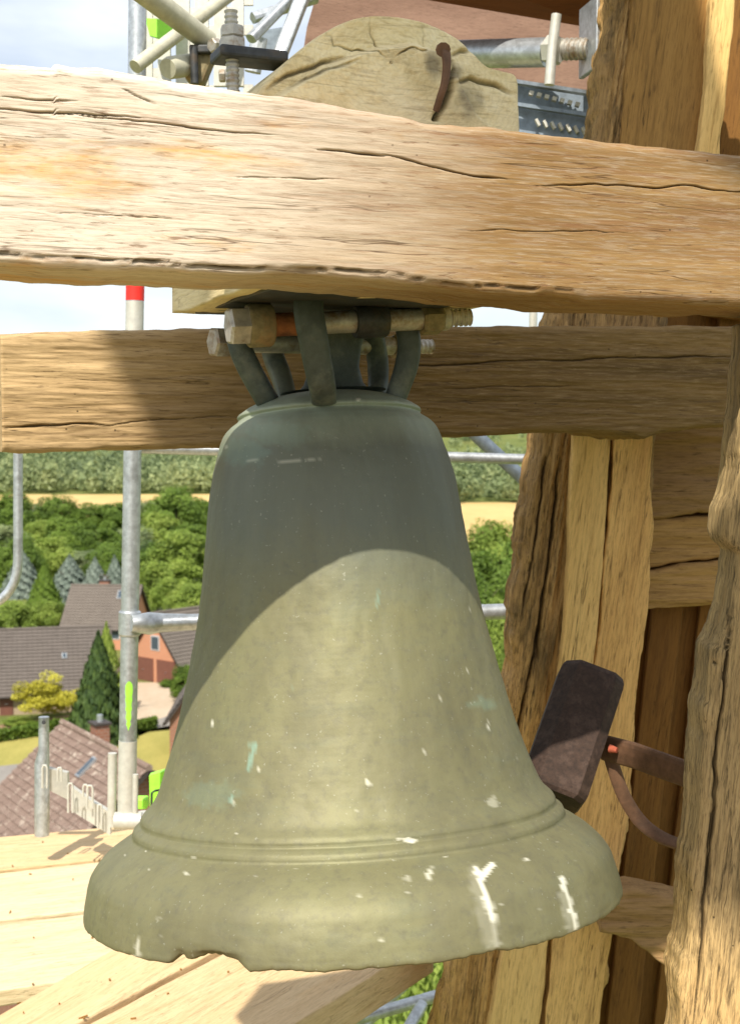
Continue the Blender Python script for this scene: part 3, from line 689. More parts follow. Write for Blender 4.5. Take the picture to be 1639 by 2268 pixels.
    me.polygons.foreach_set('use_smooth', np.concatenate([np.ones(len(Fq), bool), np.zeros(len(tri), bool)]))
    attr(me, 'crack', np.concatenate([crk.ravel(), [0, 0]]))
    return link(name, me, mat, parent, frame(O, A, S))

# front beam
OF = P(0, 400, 1.845)
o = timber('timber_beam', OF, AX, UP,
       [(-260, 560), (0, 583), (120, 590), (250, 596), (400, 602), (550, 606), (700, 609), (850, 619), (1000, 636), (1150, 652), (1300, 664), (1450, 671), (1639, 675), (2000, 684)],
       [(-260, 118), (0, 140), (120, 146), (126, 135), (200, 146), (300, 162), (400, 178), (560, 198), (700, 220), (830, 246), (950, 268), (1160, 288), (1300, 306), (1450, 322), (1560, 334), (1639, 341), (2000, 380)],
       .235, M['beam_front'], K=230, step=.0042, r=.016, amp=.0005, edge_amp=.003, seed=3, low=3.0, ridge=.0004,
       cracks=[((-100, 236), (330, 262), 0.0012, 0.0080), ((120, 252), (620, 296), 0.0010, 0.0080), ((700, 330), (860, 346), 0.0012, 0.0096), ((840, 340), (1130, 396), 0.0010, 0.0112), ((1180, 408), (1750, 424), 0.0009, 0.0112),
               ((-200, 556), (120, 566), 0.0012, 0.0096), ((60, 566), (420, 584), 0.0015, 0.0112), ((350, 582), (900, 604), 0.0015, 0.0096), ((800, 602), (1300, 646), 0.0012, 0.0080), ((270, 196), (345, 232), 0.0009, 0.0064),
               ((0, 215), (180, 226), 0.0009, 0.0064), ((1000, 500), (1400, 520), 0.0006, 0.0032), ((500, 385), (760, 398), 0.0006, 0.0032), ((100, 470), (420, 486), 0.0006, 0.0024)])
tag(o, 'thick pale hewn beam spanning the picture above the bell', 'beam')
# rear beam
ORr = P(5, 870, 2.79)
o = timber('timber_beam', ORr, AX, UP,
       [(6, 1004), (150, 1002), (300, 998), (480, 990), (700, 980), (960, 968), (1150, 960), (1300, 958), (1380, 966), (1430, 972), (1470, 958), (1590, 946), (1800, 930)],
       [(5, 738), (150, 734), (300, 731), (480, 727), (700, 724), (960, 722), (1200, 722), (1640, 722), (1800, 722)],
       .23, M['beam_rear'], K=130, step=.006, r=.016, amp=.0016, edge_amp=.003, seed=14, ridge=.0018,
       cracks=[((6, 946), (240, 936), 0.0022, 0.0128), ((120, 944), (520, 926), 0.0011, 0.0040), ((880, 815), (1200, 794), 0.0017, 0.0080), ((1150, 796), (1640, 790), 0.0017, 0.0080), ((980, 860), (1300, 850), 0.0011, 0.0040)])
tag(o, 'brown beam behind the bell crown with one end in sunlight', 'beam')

# corner post and its boards (leaning), behind the rear beam
OP = P(1165, 965, 3.72); AD = (P(985, 2268, 3.72) - P(1168, 965, 3.72)).normalized(); SD = Vector((1, 0, 0)); SD = (SD - AD * SD.dot(AD)).normalized()
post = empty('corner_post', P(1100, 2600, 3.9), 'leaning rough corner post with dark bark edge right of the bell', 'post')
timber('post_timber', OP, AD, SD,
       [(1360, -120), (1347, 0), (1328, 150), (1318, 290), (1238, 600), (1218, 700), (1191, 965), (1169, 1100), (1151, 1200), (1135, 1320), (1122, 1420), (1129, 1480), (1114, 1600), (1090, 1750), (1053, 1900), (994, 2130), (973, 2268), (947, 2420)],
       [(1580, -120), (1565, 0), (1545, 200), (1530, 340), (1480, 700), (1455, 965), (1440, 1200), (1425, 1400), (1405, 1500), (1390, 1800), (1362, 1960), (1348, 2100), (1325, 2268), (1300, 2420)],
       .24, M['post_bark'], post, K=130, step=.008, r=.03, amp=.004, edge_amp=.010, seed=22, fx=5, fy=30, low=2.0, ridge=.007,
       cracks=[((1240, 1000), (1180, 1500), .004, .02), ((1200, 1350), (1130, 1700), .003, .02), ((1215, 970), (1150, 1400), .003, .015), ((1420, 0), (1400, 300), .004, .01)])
def board(name, e0, e1, dz, th, mat, parent, seed, label=None, K=40, amp=.0015, r=.006, edge_amp=.003, cracks=()):
    O = OP + (AD.cross(SD)) * dz
    o = timber(name, O, AD, SD, e0, e1, th, mat, parent, K=K, step=.010, r=r, amp=amp, edge_amp=edge_amp, seed=seed, cracks=cracks)
    if label: o['label'] = label
    return o
board('board', [(1268, 960), (1262, 1100), (1260, 1250), (1248, 1400), (1238, 1500), (1222, 1600), (1204, 1700), (1170, 1850), (1118, 2080), (1085, 2268), (1060, 2400)],
      [(1352, 960), (1345, 1100), (1335, 1250), (1322, 1400), (1310, 1500), (1290, 1650), (1268, 1800), (1240, 1950), (1214, 2080), (1195, 2268), (1178, 2400)], .045, .05, M['board_pale'], post, 31, 'fresh pale board')
board('board', [(1358, 960), (1350, 1100), (1338, 1250), (1326, 1400), (1314, 1500), (1295, 1650), (1276, 1800), (1250, 1950), (1224, 2080), (1206, 2268), (1190, 2400)],
      [(1446, 960), (1440, 1080), (1448, 1170), (1440, 1290), (1428, 1400), (1410, 1560), (1392, 1800), (1364, 1960), (1350, 2100), (1330, 2268), (1310, 2400)], .042, .045, M['board_brown'], post, 35, 'brown grooved board', amp=.003)
board('board', [(1330, -120), (1400, 0), (1388, 150), (1372, 340), (1340, 620)], [(1618, -120), (1584, 0), (1572, 200), (1556, 340), (1530, 620)], .02, .04, M['board_dark'], post, 38, 'brown upper board')
board('batten', [(1610, -120), (1572, 0), (1560, 200), (1543, 340), (1516, 620)], [(1655, -120), (1628, 0), (1610, 200), (1594, 340), (1565, 620)], .06, .05, M['board_pale'], post, 39, 'sunlit pale batten')

# wall of boards behind, horizontal rails
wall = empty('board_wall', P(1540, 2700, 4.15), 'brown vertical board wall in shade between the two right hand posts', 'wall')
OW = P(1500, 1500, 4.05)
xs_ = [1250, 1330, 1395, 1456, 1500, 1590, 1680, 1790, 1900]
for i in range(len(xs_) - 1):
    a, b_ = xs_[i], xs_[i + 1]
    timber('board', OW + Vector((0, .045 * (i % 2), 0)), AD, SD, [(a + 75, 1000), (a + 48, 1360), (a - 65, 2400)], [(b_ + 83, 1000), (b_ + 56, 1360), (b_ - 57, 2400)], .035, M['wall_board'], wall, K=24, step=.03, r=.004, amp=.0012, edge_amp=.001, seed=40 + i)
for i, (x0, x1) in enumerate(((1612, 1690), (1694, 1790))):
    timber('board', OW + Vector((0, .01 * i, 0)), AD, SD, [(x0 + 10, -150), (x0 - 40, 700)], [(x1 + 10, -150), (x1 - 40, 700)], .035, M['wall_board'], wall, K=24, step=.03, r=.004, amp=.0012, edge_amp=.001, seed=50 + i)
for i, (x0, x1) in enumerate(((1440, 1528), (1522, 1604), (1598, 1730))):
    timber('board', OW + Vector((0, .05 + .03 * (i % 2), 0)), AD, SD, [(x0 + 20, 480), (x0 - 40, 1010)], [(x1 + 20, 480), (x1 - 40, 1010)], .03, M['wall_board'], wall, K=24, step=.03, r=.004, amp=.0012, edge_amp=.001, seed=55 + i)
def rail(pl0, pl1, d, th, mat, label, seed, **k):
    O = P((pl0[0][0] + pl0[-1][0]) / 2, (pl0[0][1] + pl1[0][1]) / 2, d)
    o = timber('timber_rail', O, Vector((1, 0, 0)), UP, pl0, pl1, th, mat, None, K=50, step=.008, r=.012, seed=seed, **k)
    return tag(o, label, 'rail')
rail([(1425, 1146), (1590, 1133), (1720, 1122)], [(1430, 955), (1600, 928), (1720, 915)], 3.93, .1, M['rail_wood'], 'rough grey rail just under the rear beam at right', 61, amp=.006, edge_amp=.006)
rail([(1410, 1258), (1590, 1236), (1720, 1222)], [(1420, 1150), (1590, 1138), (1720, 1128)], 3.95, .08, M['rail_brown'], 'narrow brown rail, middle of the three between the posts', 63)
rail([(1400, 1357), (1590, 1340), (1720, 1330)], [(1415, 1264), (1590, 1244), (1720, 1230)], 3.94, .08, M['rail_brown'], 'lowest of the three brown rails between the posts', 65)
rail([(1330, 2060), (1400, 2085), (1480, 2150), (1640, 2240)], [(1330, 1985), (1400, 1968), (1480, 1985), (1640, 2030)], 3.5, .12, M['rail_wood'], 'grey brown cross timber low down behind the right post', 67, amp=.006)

# near right post
ON = P(1560, 1400, 2.42); AN = (P(1466, 2268, 2.42) - P(1600, 960, 2.42)).normalized(); SN = Vector((1, 0, 0)); SN = (SN - AN * SN.dot(AN)).normalized()
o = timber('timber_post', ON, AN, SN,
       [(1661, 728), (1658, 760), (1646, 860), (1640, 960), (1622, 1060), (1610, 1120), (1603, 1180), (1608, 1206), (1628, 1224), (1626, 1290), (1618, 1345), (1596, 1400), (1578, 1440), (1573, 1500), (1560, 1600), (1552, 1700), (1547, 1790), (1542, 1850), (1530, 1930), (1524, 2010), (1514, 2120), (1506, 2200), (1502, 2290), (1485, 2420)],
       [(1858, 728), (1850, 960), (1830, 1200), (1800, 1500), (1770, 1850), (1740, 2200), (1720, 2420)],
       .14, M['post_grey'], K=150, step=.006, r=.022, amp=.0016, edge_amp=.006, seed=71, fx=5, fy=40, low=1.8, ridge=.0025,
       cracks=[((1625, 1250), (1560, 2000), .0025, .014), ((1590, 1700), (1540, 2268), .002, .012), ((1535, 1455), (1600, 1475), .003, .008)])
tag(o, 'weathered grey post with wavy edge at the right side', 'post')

# ================================================================== YOKE (headstock)
t = NT('weathered yoke oak', .8, 0, .2)
rg = t.wave(t.map((.15, 1, 1.2)), 30, 7, 3.0, 'RINGS', 'X')
bn = t.noise(t.map((4, 9, 9)), 1, 6, .65, .4); fn = t.noise(t.map((8, 9, 70)), 1, 6, .62, 1.6)
c = t.ramp(bn, [(.28, (.58, .46, .24)), (.5, (.78, .65, .38)), (.72, (.85, .74, .49))])
c = t.mix(t.math('MULTIPLY', t.ramp(rg, [(.05, 1.0), (.45, 0.0)]), .10), c, (.2, .13, .06))
c = t.mix(t.math('MULTIPLY', t.ramp(fn, [(.36, 1.0), (.48, 0.0)]), .4), c, (.24, .165, .08))
c = t.mix(t.math('MULTIPLY', t.attr('stain'), .65), c, (.12, .105, .085)); c = t.mix(t.math('MULTIPLY', t.attr('crack'), .9), c, (.03, .02, .012))
M['yoke'] = t.done(c, t.bump(t.math('ADD', t.math('MULTIPLY', rg, .12), fn), .45, .004))
OY = P(860, 300, 2.33)
outl = catmull([(p[0], p[1], 0) for p in [(548, 640), (552, 420), (562, 260), (580, 200), (612, 162), (650, 125), (700, 84), (760, 50), (820, 35), (900, 40), (962, 57), (1010, 82), (1045, 112), (1080, 148), (1112, 158), (1146, 172), (1150, 230), (1153, 290), (1158, 480), (1160, 640)]], 20)
# close along the flat bottom
q0, q1 = outl[-1], outl[0]
outl += [q1 * (k / 24) + q0 * (1 - k / 24) for k in range(1, 24)]
Cw = [hit(p.x, p.y, OY, NF) - OY for p in outl]
ys_ = np.array([c_.dot(AX) for c_ in Cw]); zs_ = np.array([c_.dot(UP) for c_ in Cw]); zs_[-23:] = zs_[0] = zs_[-24] = min(zs_)
pc = hit(852, 78, OY, NF) - OY; pith = np.array([pc.dot(AX), pc.dot(UP) - .05])
nO = len(ys_); rings = 110; VV = []; st_ = []; ck_ = []
ang = np.arctan2(zs_ - pith[1], ys_ - pith[0])
stains = [(1030, 222, 40), (945, 150, 22), (1010, 170, 20), (985, 130, 12)]
def stain_at(y_, z_):
    v = np.zeros_like(y_)
    for (px_, py_, rr_) in stains:
        s_ = hit(px_, py_, OY, NF) - OY; rad = rr_ * 2.3 / FPX
        dd = np.hypot(y_ - s_.dot(AX), (z_ - s_.dot(UP)) * .75) / rad
        v = np.maximum(v, np.clip(1.25 - dd + .35 * fbm(y_ * 40, z_ * 40, 1, 3, 2), 0, 1))
    return v
def yz(pl):
    return np.array([((q - OY).dot(AX), (q - OY).dot(UP)) for q in (hit(a_[0], a_[1], OY, NF) for a_ in pl)])
CONT = yz([(540, 300), (600, 215), (640, 190), (700, 158), (760, 124), (830, 104), (900, 100), (960, 112), (984, 124), (1002, 170), (1040, 240), (1100, 300), (1200, 330)])
VG = yz([(950, 275), (972, 232), (986, 195), (994, 160), (990, 132), (978, 112)])[:, :]
GROOVES = [yz(g_) for g_ in ([(585, 200), (620, 178), (680, 150), (735, 128), (770, 126)], [(625, 208), (680, 172), (730, 150), (790, 140)], [(990, 195), (1040, 170), (1060, 178), (1145, 208)], [(985, 130), (1020, 112), (1062, 104)])]
for k in range(rings):                                     # front face, rings from pith to rim
    f_ = (k + 1) / rings; y_ = pith[0] + (ys_ - pith[0]) * f_; z_ = pith[1] + (zs_ - pith[1]) * f_
    rr_ = np.hypot(y_ - pith[0], z_ - pith[1])
    dsp = .0028 * fbm(y_ * 8, z_ * 8, .4, 3, 60) + .0016 * fbm(y_ * 70, z_ * 70, .4, 3, 62); ckv = np.zeros_like(y_)
    for a0, w_, ln_ in ((1.75, .03, .09), (2.5, .03, .13), (.75, .03, .11)):
        da = np.angle(np.exp(1j * (ang - a0 + .45 * fbm(rr_ * 14, a0, 0, 4, 8)))) * rr_
        g_ = np.exp(-(da / .0015) ** 2) * np.clip((ln_ - rr_) * 12, 0, 1) * np.clip(rr_ * 40 - .4, 0, 1)
        dsp = dsp - .008 * g_; ckv = np.maximum(ckv, g_ * .8)
    # carved front block stands proud of the hump; long sweeping splits on the left shoulder
    step_ = smooth01((np.interp(y_, CONT[:, 0], CONT[:, 1]) - z_ + .006 * fbm(y_ * 20, .3, 0, 3, 4)) / .014)
    dsp = dsp + .026 * step_
    for gl in GROOVES:
        zc_ = np.interp(y_, gl[:, 0], gl[:, 1], left=9, right=9) + .003 * fbm(y_ * 30, 1, 0, 3, 6)
        tp_ = np.clip(np.minimum(y_ - gl[0, 0], gl[-1, 0] - y_) * 25, 0, 1)
        g_ = np.exp(-((z_ - zc_) / .0035) ** 2) * tp_; dsp = dsp - .015 * g_; ckv = np.maximum(ckv, g_ * .7)
    zz_n = np.interp(z_, VG[:, 1], VG[:, 0], left=9, right=9) + .003 * fbm(z_ * 40, 2, 0, 3, 16)
    g_ = np.exp(-((y_ - zz_n) / .0052) ** 2); dsp = dsp - .03 * g_; ckv = np.maximum(ckv, g_)
    edge = f_ > .985
    VV.append(np.stack([-(dsp) * (0.3 if edge else 1) + (.006 if edge else 0), y_, z_], 1)); st_.append(stain_at(y_, z_)); ck_.append(ckv)
depths = np.concatenate([[.02, .04], np.linspace(.08, .52, 22)])
for k, dpt in enumerate(depths):
    bul = 1 + .012 * fbm(dpt * 6, ang * 3, 0, 4, 71)
    VV.append(np.stack([np.full(nO, dpt), pith[0] + (ys_ - pith[0]) * bul, pith[1] + (zs_ - pith[1]) * bul], 1)); st_.append(np.zeros(nO)); ck_.append(np.zeros(nO))
V = np.concatenate(VV); nr_ = len(VV); idx = np.arange(nr_ * nO).reshape(nr_, nO); nx_ = np.roll(idx, -1, 1)
Fq = np.stack([idx[:-1].ravel(), nx_[:-1].ravel(), nx_[1:].ravel(), idx[1:].ravel()], 1)
me = mesh('yoke', V, [tuple(f_) for f_ in Fq] + [tuple(idx[0]), tuple(idx[-1][::-1])], True)
attr(me, 'stain', np.concatenate(st_)); attr(me, 'crack', np.concatenate(ck_))
mwY = Matrix((BK, AX, UP)).transposed().to_4x4(); mwY.translation = OY
yoke = link('bell_yoke', me, M['yoke'], None, mwY)
# shift pith to local origin for rings in the material
tr_ = Matrix.Translation(Vector((0, pith[0], pith[1]))); me.transform(tr_.inverted()); yoke.matrix_basis = mwY @ tr_
tag(yoke, 'humped oak yoke with cracked end grain above the front beam', 'bell yoke')
# iron fittings of the yoke
mb = MB(); mb.sweep(catmull([P(984, 108, 2.29), P(988, 124, 2.28), P(989, 150, 2.277), P(984, 186, 2.277), P(975, 214, 2.28), P(965, 246, 2.29)], 6), list(np.linspace(.016, .009, 31)), .012, AX); mb.build('forged_strap', M['arm'], yoke, True, True)
mb = MB(); mb.tube([P(980, 110, 2.31), P(982, 110, 2.278)], .012, 10); mb.build('strap_rivet', M['arm'], yoke, True, True)
mb = MB(); pl = [P(484, 116, 2.42), P(500, 110, 2.5), P(640, 118, 2.52), P(640, 150, 2.40), P(484, 150, 2.40)]
c0 = P(552, 128, 2.46); mb.box(c0, (.125, .075, .020), Matrix.Rotation(R(22), 3, 'Z'), .005); mb.build('clamp_plate', M['iron_dark'], yoke, False, True)
p0, p1 = P(512, 24, 2.44), P(520, 330, 2.44)
def thread(mb, a, b, r, turns, n=14):
    a, b = Vector(a), Vector(b); pts = []; rr = []
    k = turns * 4
    for i in range(k + 1): pts.append(a.lerp(b, i / k)); rr.append(r * (1.0 if i % 4 < 2 else .86))
    mb.tube(pts, rr, n)
mb = MB(); thread(mb, p0, p1, 15 * 2.44 / FPX, 26); mb.build('threaded_rod', M['steel_bolt'], yoke, True, True)
def hexnut(mb, a, b, r, n=6, ph=0.3):
    a, b = Vector(a), Vector(b); t_ = (b - a).normalized(); u_ = t_.cross(Vector((0, 1, 0.13))).normalized(); v_ = t_.cross(u_)
    V = []; prof = ((0, .86), (.12, 1), (.88, 1), (1, .86))
    for f_, s_ in prof:
        for k in range(n): q = 2 * math.pi * k / n + ph; V.append(a.lerp(b, f_) + (u_ * math.cos(q) + v_ * math.sin(q)) * r * s_)
    F_ = [(i * n + k, i * n + (k + 1) % n, (i + 1) * n + (k + 1) % n, (i + 1) * n + k) for i in range(3) for k in range(n)]
    F_ += [tuple(range(n)), tuple(range(3 * n, 4 * n))]; mb.add(V, F_)
for (ya, yb, rr_) in ((58, 84, 27), (85, 113, 30)):
    mb = MB(); hexnut(mb, P(514, ya, 2.44), P(515, yb, 2.44), rr_ * 2.44 / FPX); mb.build('nut', M['steel_bolt'], yoke, False, True)
mb = MB(); c0 = P(742, 668, 2.52); mb.box(c0, (.40, .50, .018), Matrix.Rotation(R(22), 3, 'Z'), .003); mb.build('base_plate', M['iron_dark'], yoke, False, True)

# ================================================================== BELL
KB = 2.6 / FPX
prof = [(0, 866), (60, 867), (110, 871), (150, 881), (180, 893), (196, 903), (203, 908), (206, 914), (203, 920), (208, 926), (222, 936), (235, 950), (246, 972), (255, 1000), (264, 1032), (273, 1075), (280, 1120),
        (288, 1180), (298, 1255), (308, 1325), (320, 1390), (334, 1450), (350, 1515), (369, 1585), (389, 1650), (404, 1695), (417, 1730), (430, 1753), (441, 1765), (449, 1773), (453, 1780), (454, 1786), (456, 1791), (462, 1795), (469, 1801), (472, 1808),
        (473, 1814), (476, 1818), (486, 1824), (503, 1834), (526, 1850), (547, 1870), (563, 1892), (572, 1917), (579, 1944), (583, 1966), (584, 1977), (581, 1982), (571, 1983),
        (545, 1968), (505, 1920), (460, 1850), (405, 1750), (350, 1600), (300, 1400), (262, 1150), (220, 1010), (120, 960), (0, 950)]
pr = catmull([(a, b_, 0) for a, b_ in prof], 7)
nA = 420
br = np.array([p.x for p in pr]) * KB; bz = -(np.array([p.y for p in pr]) - 1400) * KB; br = np.maximum(br, 0.0005)
th = np.linspace(0, 2 * np.pi, nA, endpoint=False)
Rr = br[:, None] + 0 * th; Zz = bz[:, None] + 0 * th; TH = np.repeat(th[None], len(br), 0)
# hand cast unevenness
un = fbm(np.cos(TH) * 3, np.sin(TH) * 3, Zz * 5, 4, 80)
Rr = Rr + .0022 * un * np.clip(Rr / .2, 0, 1) + .0006 * fbm(np.cos(TH) * 14, np.sin(TH) * 14, Zz * 60, 3, 83)
# chipped and worn lip; angles measured from the viewer side (-Y), towards +X
av = np.angle(np.exp(1j * (TH + np.pi / 2)))
lip0 = bz.min()
nearlip = np.exp(-((Zz - lip0) / .020) ** 2)
ap = R(-27); chip = smooth01((.155 - np.abs(av - ap)) / .05) * (1 + .3 * fbm(TH * 22, .2, 0, 3, 9))
chip2 = smooth01((.05 - np.abs(av - R(-40))) / .03) * .35
Zz = Zz + nearlip * (.015 * chip) - 0; Rr = Rr - nearlip * (.016 * chip * .7)
Zz = Zz + nearlip * .0035 * fbm(TH * 16, .5, 0, 4, 11)
V = np.stack([Rr * np.cos(TH), Rr * np.sin(TH), Zz], 2).reshape(-1, 3)
n_ = len(br); idx = np.arange(n_ * nA).reshape(n_, nA); nx_ = np.roll(idx, -1, 1)
Fq = np.stack([idx[:-1].ravel(), idx[1:].ravel(), nx_[1:].ravel(), nx_[:-1].ravel()], 1)
me = mesh_np('bell_body', V, Fq, True)
CB = P(754, 1400, 2.6)
axis_up = (Vector((-math.sin(R(3.0)), 0, 1)) + Vector((0, math.tan(R(6.8)), 0))).normalized()
rot = UP.rotation_difference(axis_up).to_matrix().to_4x4()
mwB = Matrix.Translation(CB) @ rot
bell = empty('church_bell', mwB.translation, 'large patinated bronze bell hanging in the middle with chipped lip', 'bell')
bell.matrix_basis = mwB
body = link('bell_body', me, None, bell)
# bird droppings, lime runs and verdigris: real stains, painted on the cast surface
mwb = np.array(mwB); Wp = V @ mwb[:3, :3].T + mwb[:3, 3]
dq = Wp[:, 1] * CP - Wp[:, 2] * SP; PX = CX + FPX * Wp[:, 0] / dq; PY = CY - FPX * (Wp[:, 1] * SP + Wp[:, 2] * CP) / dq
front = (np.repeat(np.arange(n_) < 330, nA)) & (np.sin(TH).ravel() < .2)
jx = 5 * fbm(PX * .05, PY * .05, 0, 4, 90); jy = 5 * fbm(PX * .05 + 50, PY * .05, 2, 4, 91)
def splat(px_, py_, rx_, ry_, amt=1.0, rag=.5):
    d_ = np.hypot((PX - px_ + jx * min(1, rx_ * .12)) / rx_, (PY - py_ + jy * min(1, ry_ * .1)) / ry_)
    return np.clip((1.15 - d_ + rag * .6 * fbm(PX * .11, PY * .11, 1, 3, 92)) * 2.2, 0, 1) * amt * front
def run(pts, w_, amt=1.0):
    out = np.zeros(len(PX))
    for (a, b_) in zip(pts[:-1], pts[1:]):
        ax_, ay_ = a[:2]; bx_, by_ = b_[:2]; l2 = (bx_ - ax_) ** 2 + (by_ - ay_) ** 2
        u = np.clip(((PX - ax_) * (bx_ - ax_) + (PY - ay_) * (by_ - ay_)) / l2, 0, 1)
        d_ = np.hypot(PX + jx * .6 - ax_ - u * (bx_ - ax_), PY + jy * .3 - ay_ - u * (by_ - ay_))
        out = np.maximum(out, np.clip((w_ - d_) / w_ * 2.4 + .5 * fbm(PX * .12, PY * .05, 3, 3, 94), 0, 1))
    return np.clip(out * amt, 0, 1) * front
white = run([(1055, 1925), (1066, 1952), (1080, 1998), (1090, 2035)], 9, .95); white = np.maximum(white, run([(1090, 1915), (1064, 1945)], 8, .95))
white = np.maximum(white, run([(1090, 2030), (1100, 2090)], 10, .3)); white = np.maximum(white, run([(1050, 1930), (1088, 2090)], 20, .13))
white = np.maximum(white, run([(1244, 1945), (1262, 2000), (1275, 2055)], 5.5, .9)); white = np.maximum(white, run([(1250, 1985), (1270, 2065)], 16, .2))
for a in [(950, 1935, 8, 20, .75), (900, 1945, 12, 10, .35), (910, 1862, 24, 8, .9), (885, 1858, 16, 4, .6), (1167, 1905, 9, 4, .8), (1080, 1605, 4, 10, .9), (815, 1735, 10, 7, .8), (1090, 1775, 14, 16, .35),
          (703, 1548, 5, 4, .9), (472, 1602, 4, 4, .9), (518, 1775, 5, 9, .5), (792, 885, 6, 5, .9), (415, 1935, 8, 6, .6), (430, 1900, 8, 5, .4), (308, 2100, 9, 26, .7), (296, 2118, 12, 6, .6), (940, 1665, 4, 8, .45),
          (842, 1448, 3, 4, .8), (818, 1185, 3, 4, .7), (640, 1022, 40, 4, .35), (690, 1018, 25, 4, .35), (560, 1020, 20, 3, .3), (870, 2075, 5, 4, .6), (845, 2082, 10, 5, .5), (800, 1985, 6, 6, .35), (355, 2035, 10, 5, .3), (1255, 2055, 14, 10, .3), (500, 990, 6, 5, .4)]:
    white = np.maximum(white, splat(a[0], a[1], a[2] * .72, a[3] * .72, a[4] * .8))
sp_ = np.random.default_rng(5)
for _ in range(34):
    q = sp_.uniform(0, 1); white = np.maximum(white, splat(sp_.uniform(380, 1200), 1000 + 1080 * q, sp_.uniform(1.2, 2), sp_.uniform(1.2, 2.6), sp_.uniform(.2, .5)))
for _ in range(22): white = np.maximum(white, splat(sp_.uniform(260, 1320), sp_.uniform(1830, 2090), sp_.uniform(1.2, 2.4), sp_.uniform(1.2, 2.4), sp_.uniform(.2, .5)))
green = run([(566, 1650), (556, 1675), (549, 1705)], 6, .55)
for a in [(560, 1648, 10, 8, .3), (645, 1525, 5, 6, .6), (838, 1330, 4, 22, .35), (515, 1770, 7, 12, .5), (1070, 1560, 30, 14, .2), (470, 1760, 60, 30, .12), (540, 1000, 60, 30, .15), (620, 960, 80, 30, .12)]:
    green = np.maximum(green, splat(*a))
attr(me, 'lime', white); attr(me, 'verdigris', green)
t = NT('patinated bronze', .58, .25, .45)
n1 = t.noise(t.map((3.2, 3.2, 2.2)), 1, 6, .65, .3); n2 = t.noise(t.map((60, 60, 60)), 1, 5, .7); n3 = t.noise(t.map((9, 9, 30)), 1, 6, .7)
c = t.ramp(n1, [(.3, (.142, .132, .068)), (.48, (.18, .17, .085)), (.62, (.195, .188, .092)), (.76, (.162, .17, .095))])
c = t.mix(t.math('MULTIPLY', t.ramp(n3, [(.52, 0.0), (.7, 1.0)]), .2), c, (.12, .15, .11))
c = t.mix(t.math('MULTIPLY', t.ramp(n2, [(.3, 1.0), (.5, 0.0)]), .4), c, (.10, .095, .07))
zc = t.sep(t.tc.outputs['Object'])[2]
c = t.mix(t.math('MULTIPLY', t.ramp(t.math('ADD', t.math('MULTIPLY', t.math('SUBTRACT', zc, .05), 3.0), t.math('SUBTRACT', n1, .5)), [(0.0, 0.0), (.5, 1.0)]), t.ramp(t.math('ADD', zc, t.math('MULTIPLY', n1, .06)), [(.36, .85), (.44, .30)])), c, (.125, .14, .112))  # beam's shade on the upper body painted in as a darker tone
c = t.mix(t.ramp(t.math('ADD', zc, t.math('MULTIPLY', n1, .10)), [(.385, 0.0), (.455, .8)]), c, (.33, .38, .29))  # paler green on the shoulder, flash light put into the colour
st2 = t.noise(t.map((16, 16, 1.3), (2, 5, 1)), 1, 6, .65)
c = t.mix(t.math('MULTIPLY', t.ramp(st2, [(.36, 1.0), (.52, 0.0)]), .22), c, (.095, .092, .06))
c = t.mix(t.math('MULTIPLY', t.ramp(st2, [(.55, 0.0), (.72, 1.0)]), .15), c, (.25, .245, .17))
c = t.mix(t.math('MULTIPLY', t.ramp(t.noise(t.map((140, 140, 140)), 1, 2), [(.68, 0.0), (.74, 1.0)]), .35), c, (.40, .40, .32))
c = t.mix(t.attr('verdigris'), c, (.24, .42, .34)); c = t.mix(t.attr('lime'), c, (.78, .76, .62))
hb = t.wave(t.map((1, 1, 1)), 30, 1.5, 2, 'BANDS', 'Z')
M['bronze'] = t.done(c, t.bump(t.math('ADD', t.math('ADD', t.math('MULTIPLY', n2, .6), t.math('MULTIPLY', hb, .04)), t.math('MULTIPLY', t.attr('lime'), .6)), .30, .003))
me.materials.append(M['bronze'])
M['crown'] = plain('dark patinated bronze', (.072, .088, .078), .55, .2, .35, 25, .3, ((.20, .21, .155), .6))
iB = mwB.inverted()
def canon(pts, w_, h_, side=(1, 0, 0), name='canon_loop'):
    mb = MB(); c_ = catmull([iB @ P(*p) for p in pts], 8); n = len(c_)
    def wv(v): return v if not isinstance(v, (list, tuple)) else list(np.interp(np.linspace(0, 1, n), np.linspace(0, 1, len(v)), v))
    mb.sweep(c_, wv(w_) if isinstance(w_, (list, tuple)) else [w_] * n, wv(h_) if isinstance(h_, (list, tuple)) else [h_] * n, side)
    return mb.build(name, M['crown'], bell, True)
u = 2.6 / FPX
canon([(604, 905, 2.58), (588, 880, 2.56), (552, 815, 2.55), (530, 760, 2.55), (528, 710, 2.57), (552, 664, 2.59), (640, 640, 2.6)], [44 * u, 50 * u, 50 * u, 46 * u], 46 * u)
canon([(640, 900, 2.70), (625, 840, 2.74), (604, 780, 2.76), (606, 715, 2.74), (640, 665, 2.70), (690, 645, 2.65)], [44 * u, 50 * u, 50 * u, 46 * u], 46 * u)
canon([(718, 886, 2.475), (714, 855, 2.44), (703, 800, 2.425), (692, 740, 2.415), (684, 690, 2.415), (684, 640, 2.43)], [52 * u, 58 * u, 62 * u, 60 * u], 30 * u)
canon([(868, 905, 2.60), (880, 870, 2.60), (900, 810, 2.60), (906, 755, 2.60), (890, 705, 2.60), (845, 660, 2.60), (800, 645, 2.6)], [44 * u, 52 * u, 50 * u, 46 * u], 46 * u)
canon([(835, 888, 2.74), (838, 840, 2.77), (834, 780, 2.77), (815, 710, 2.74), (780, 660, 2.7)], [44 * u, 50 * u, 50 * u, 46 * u], 46 * u)
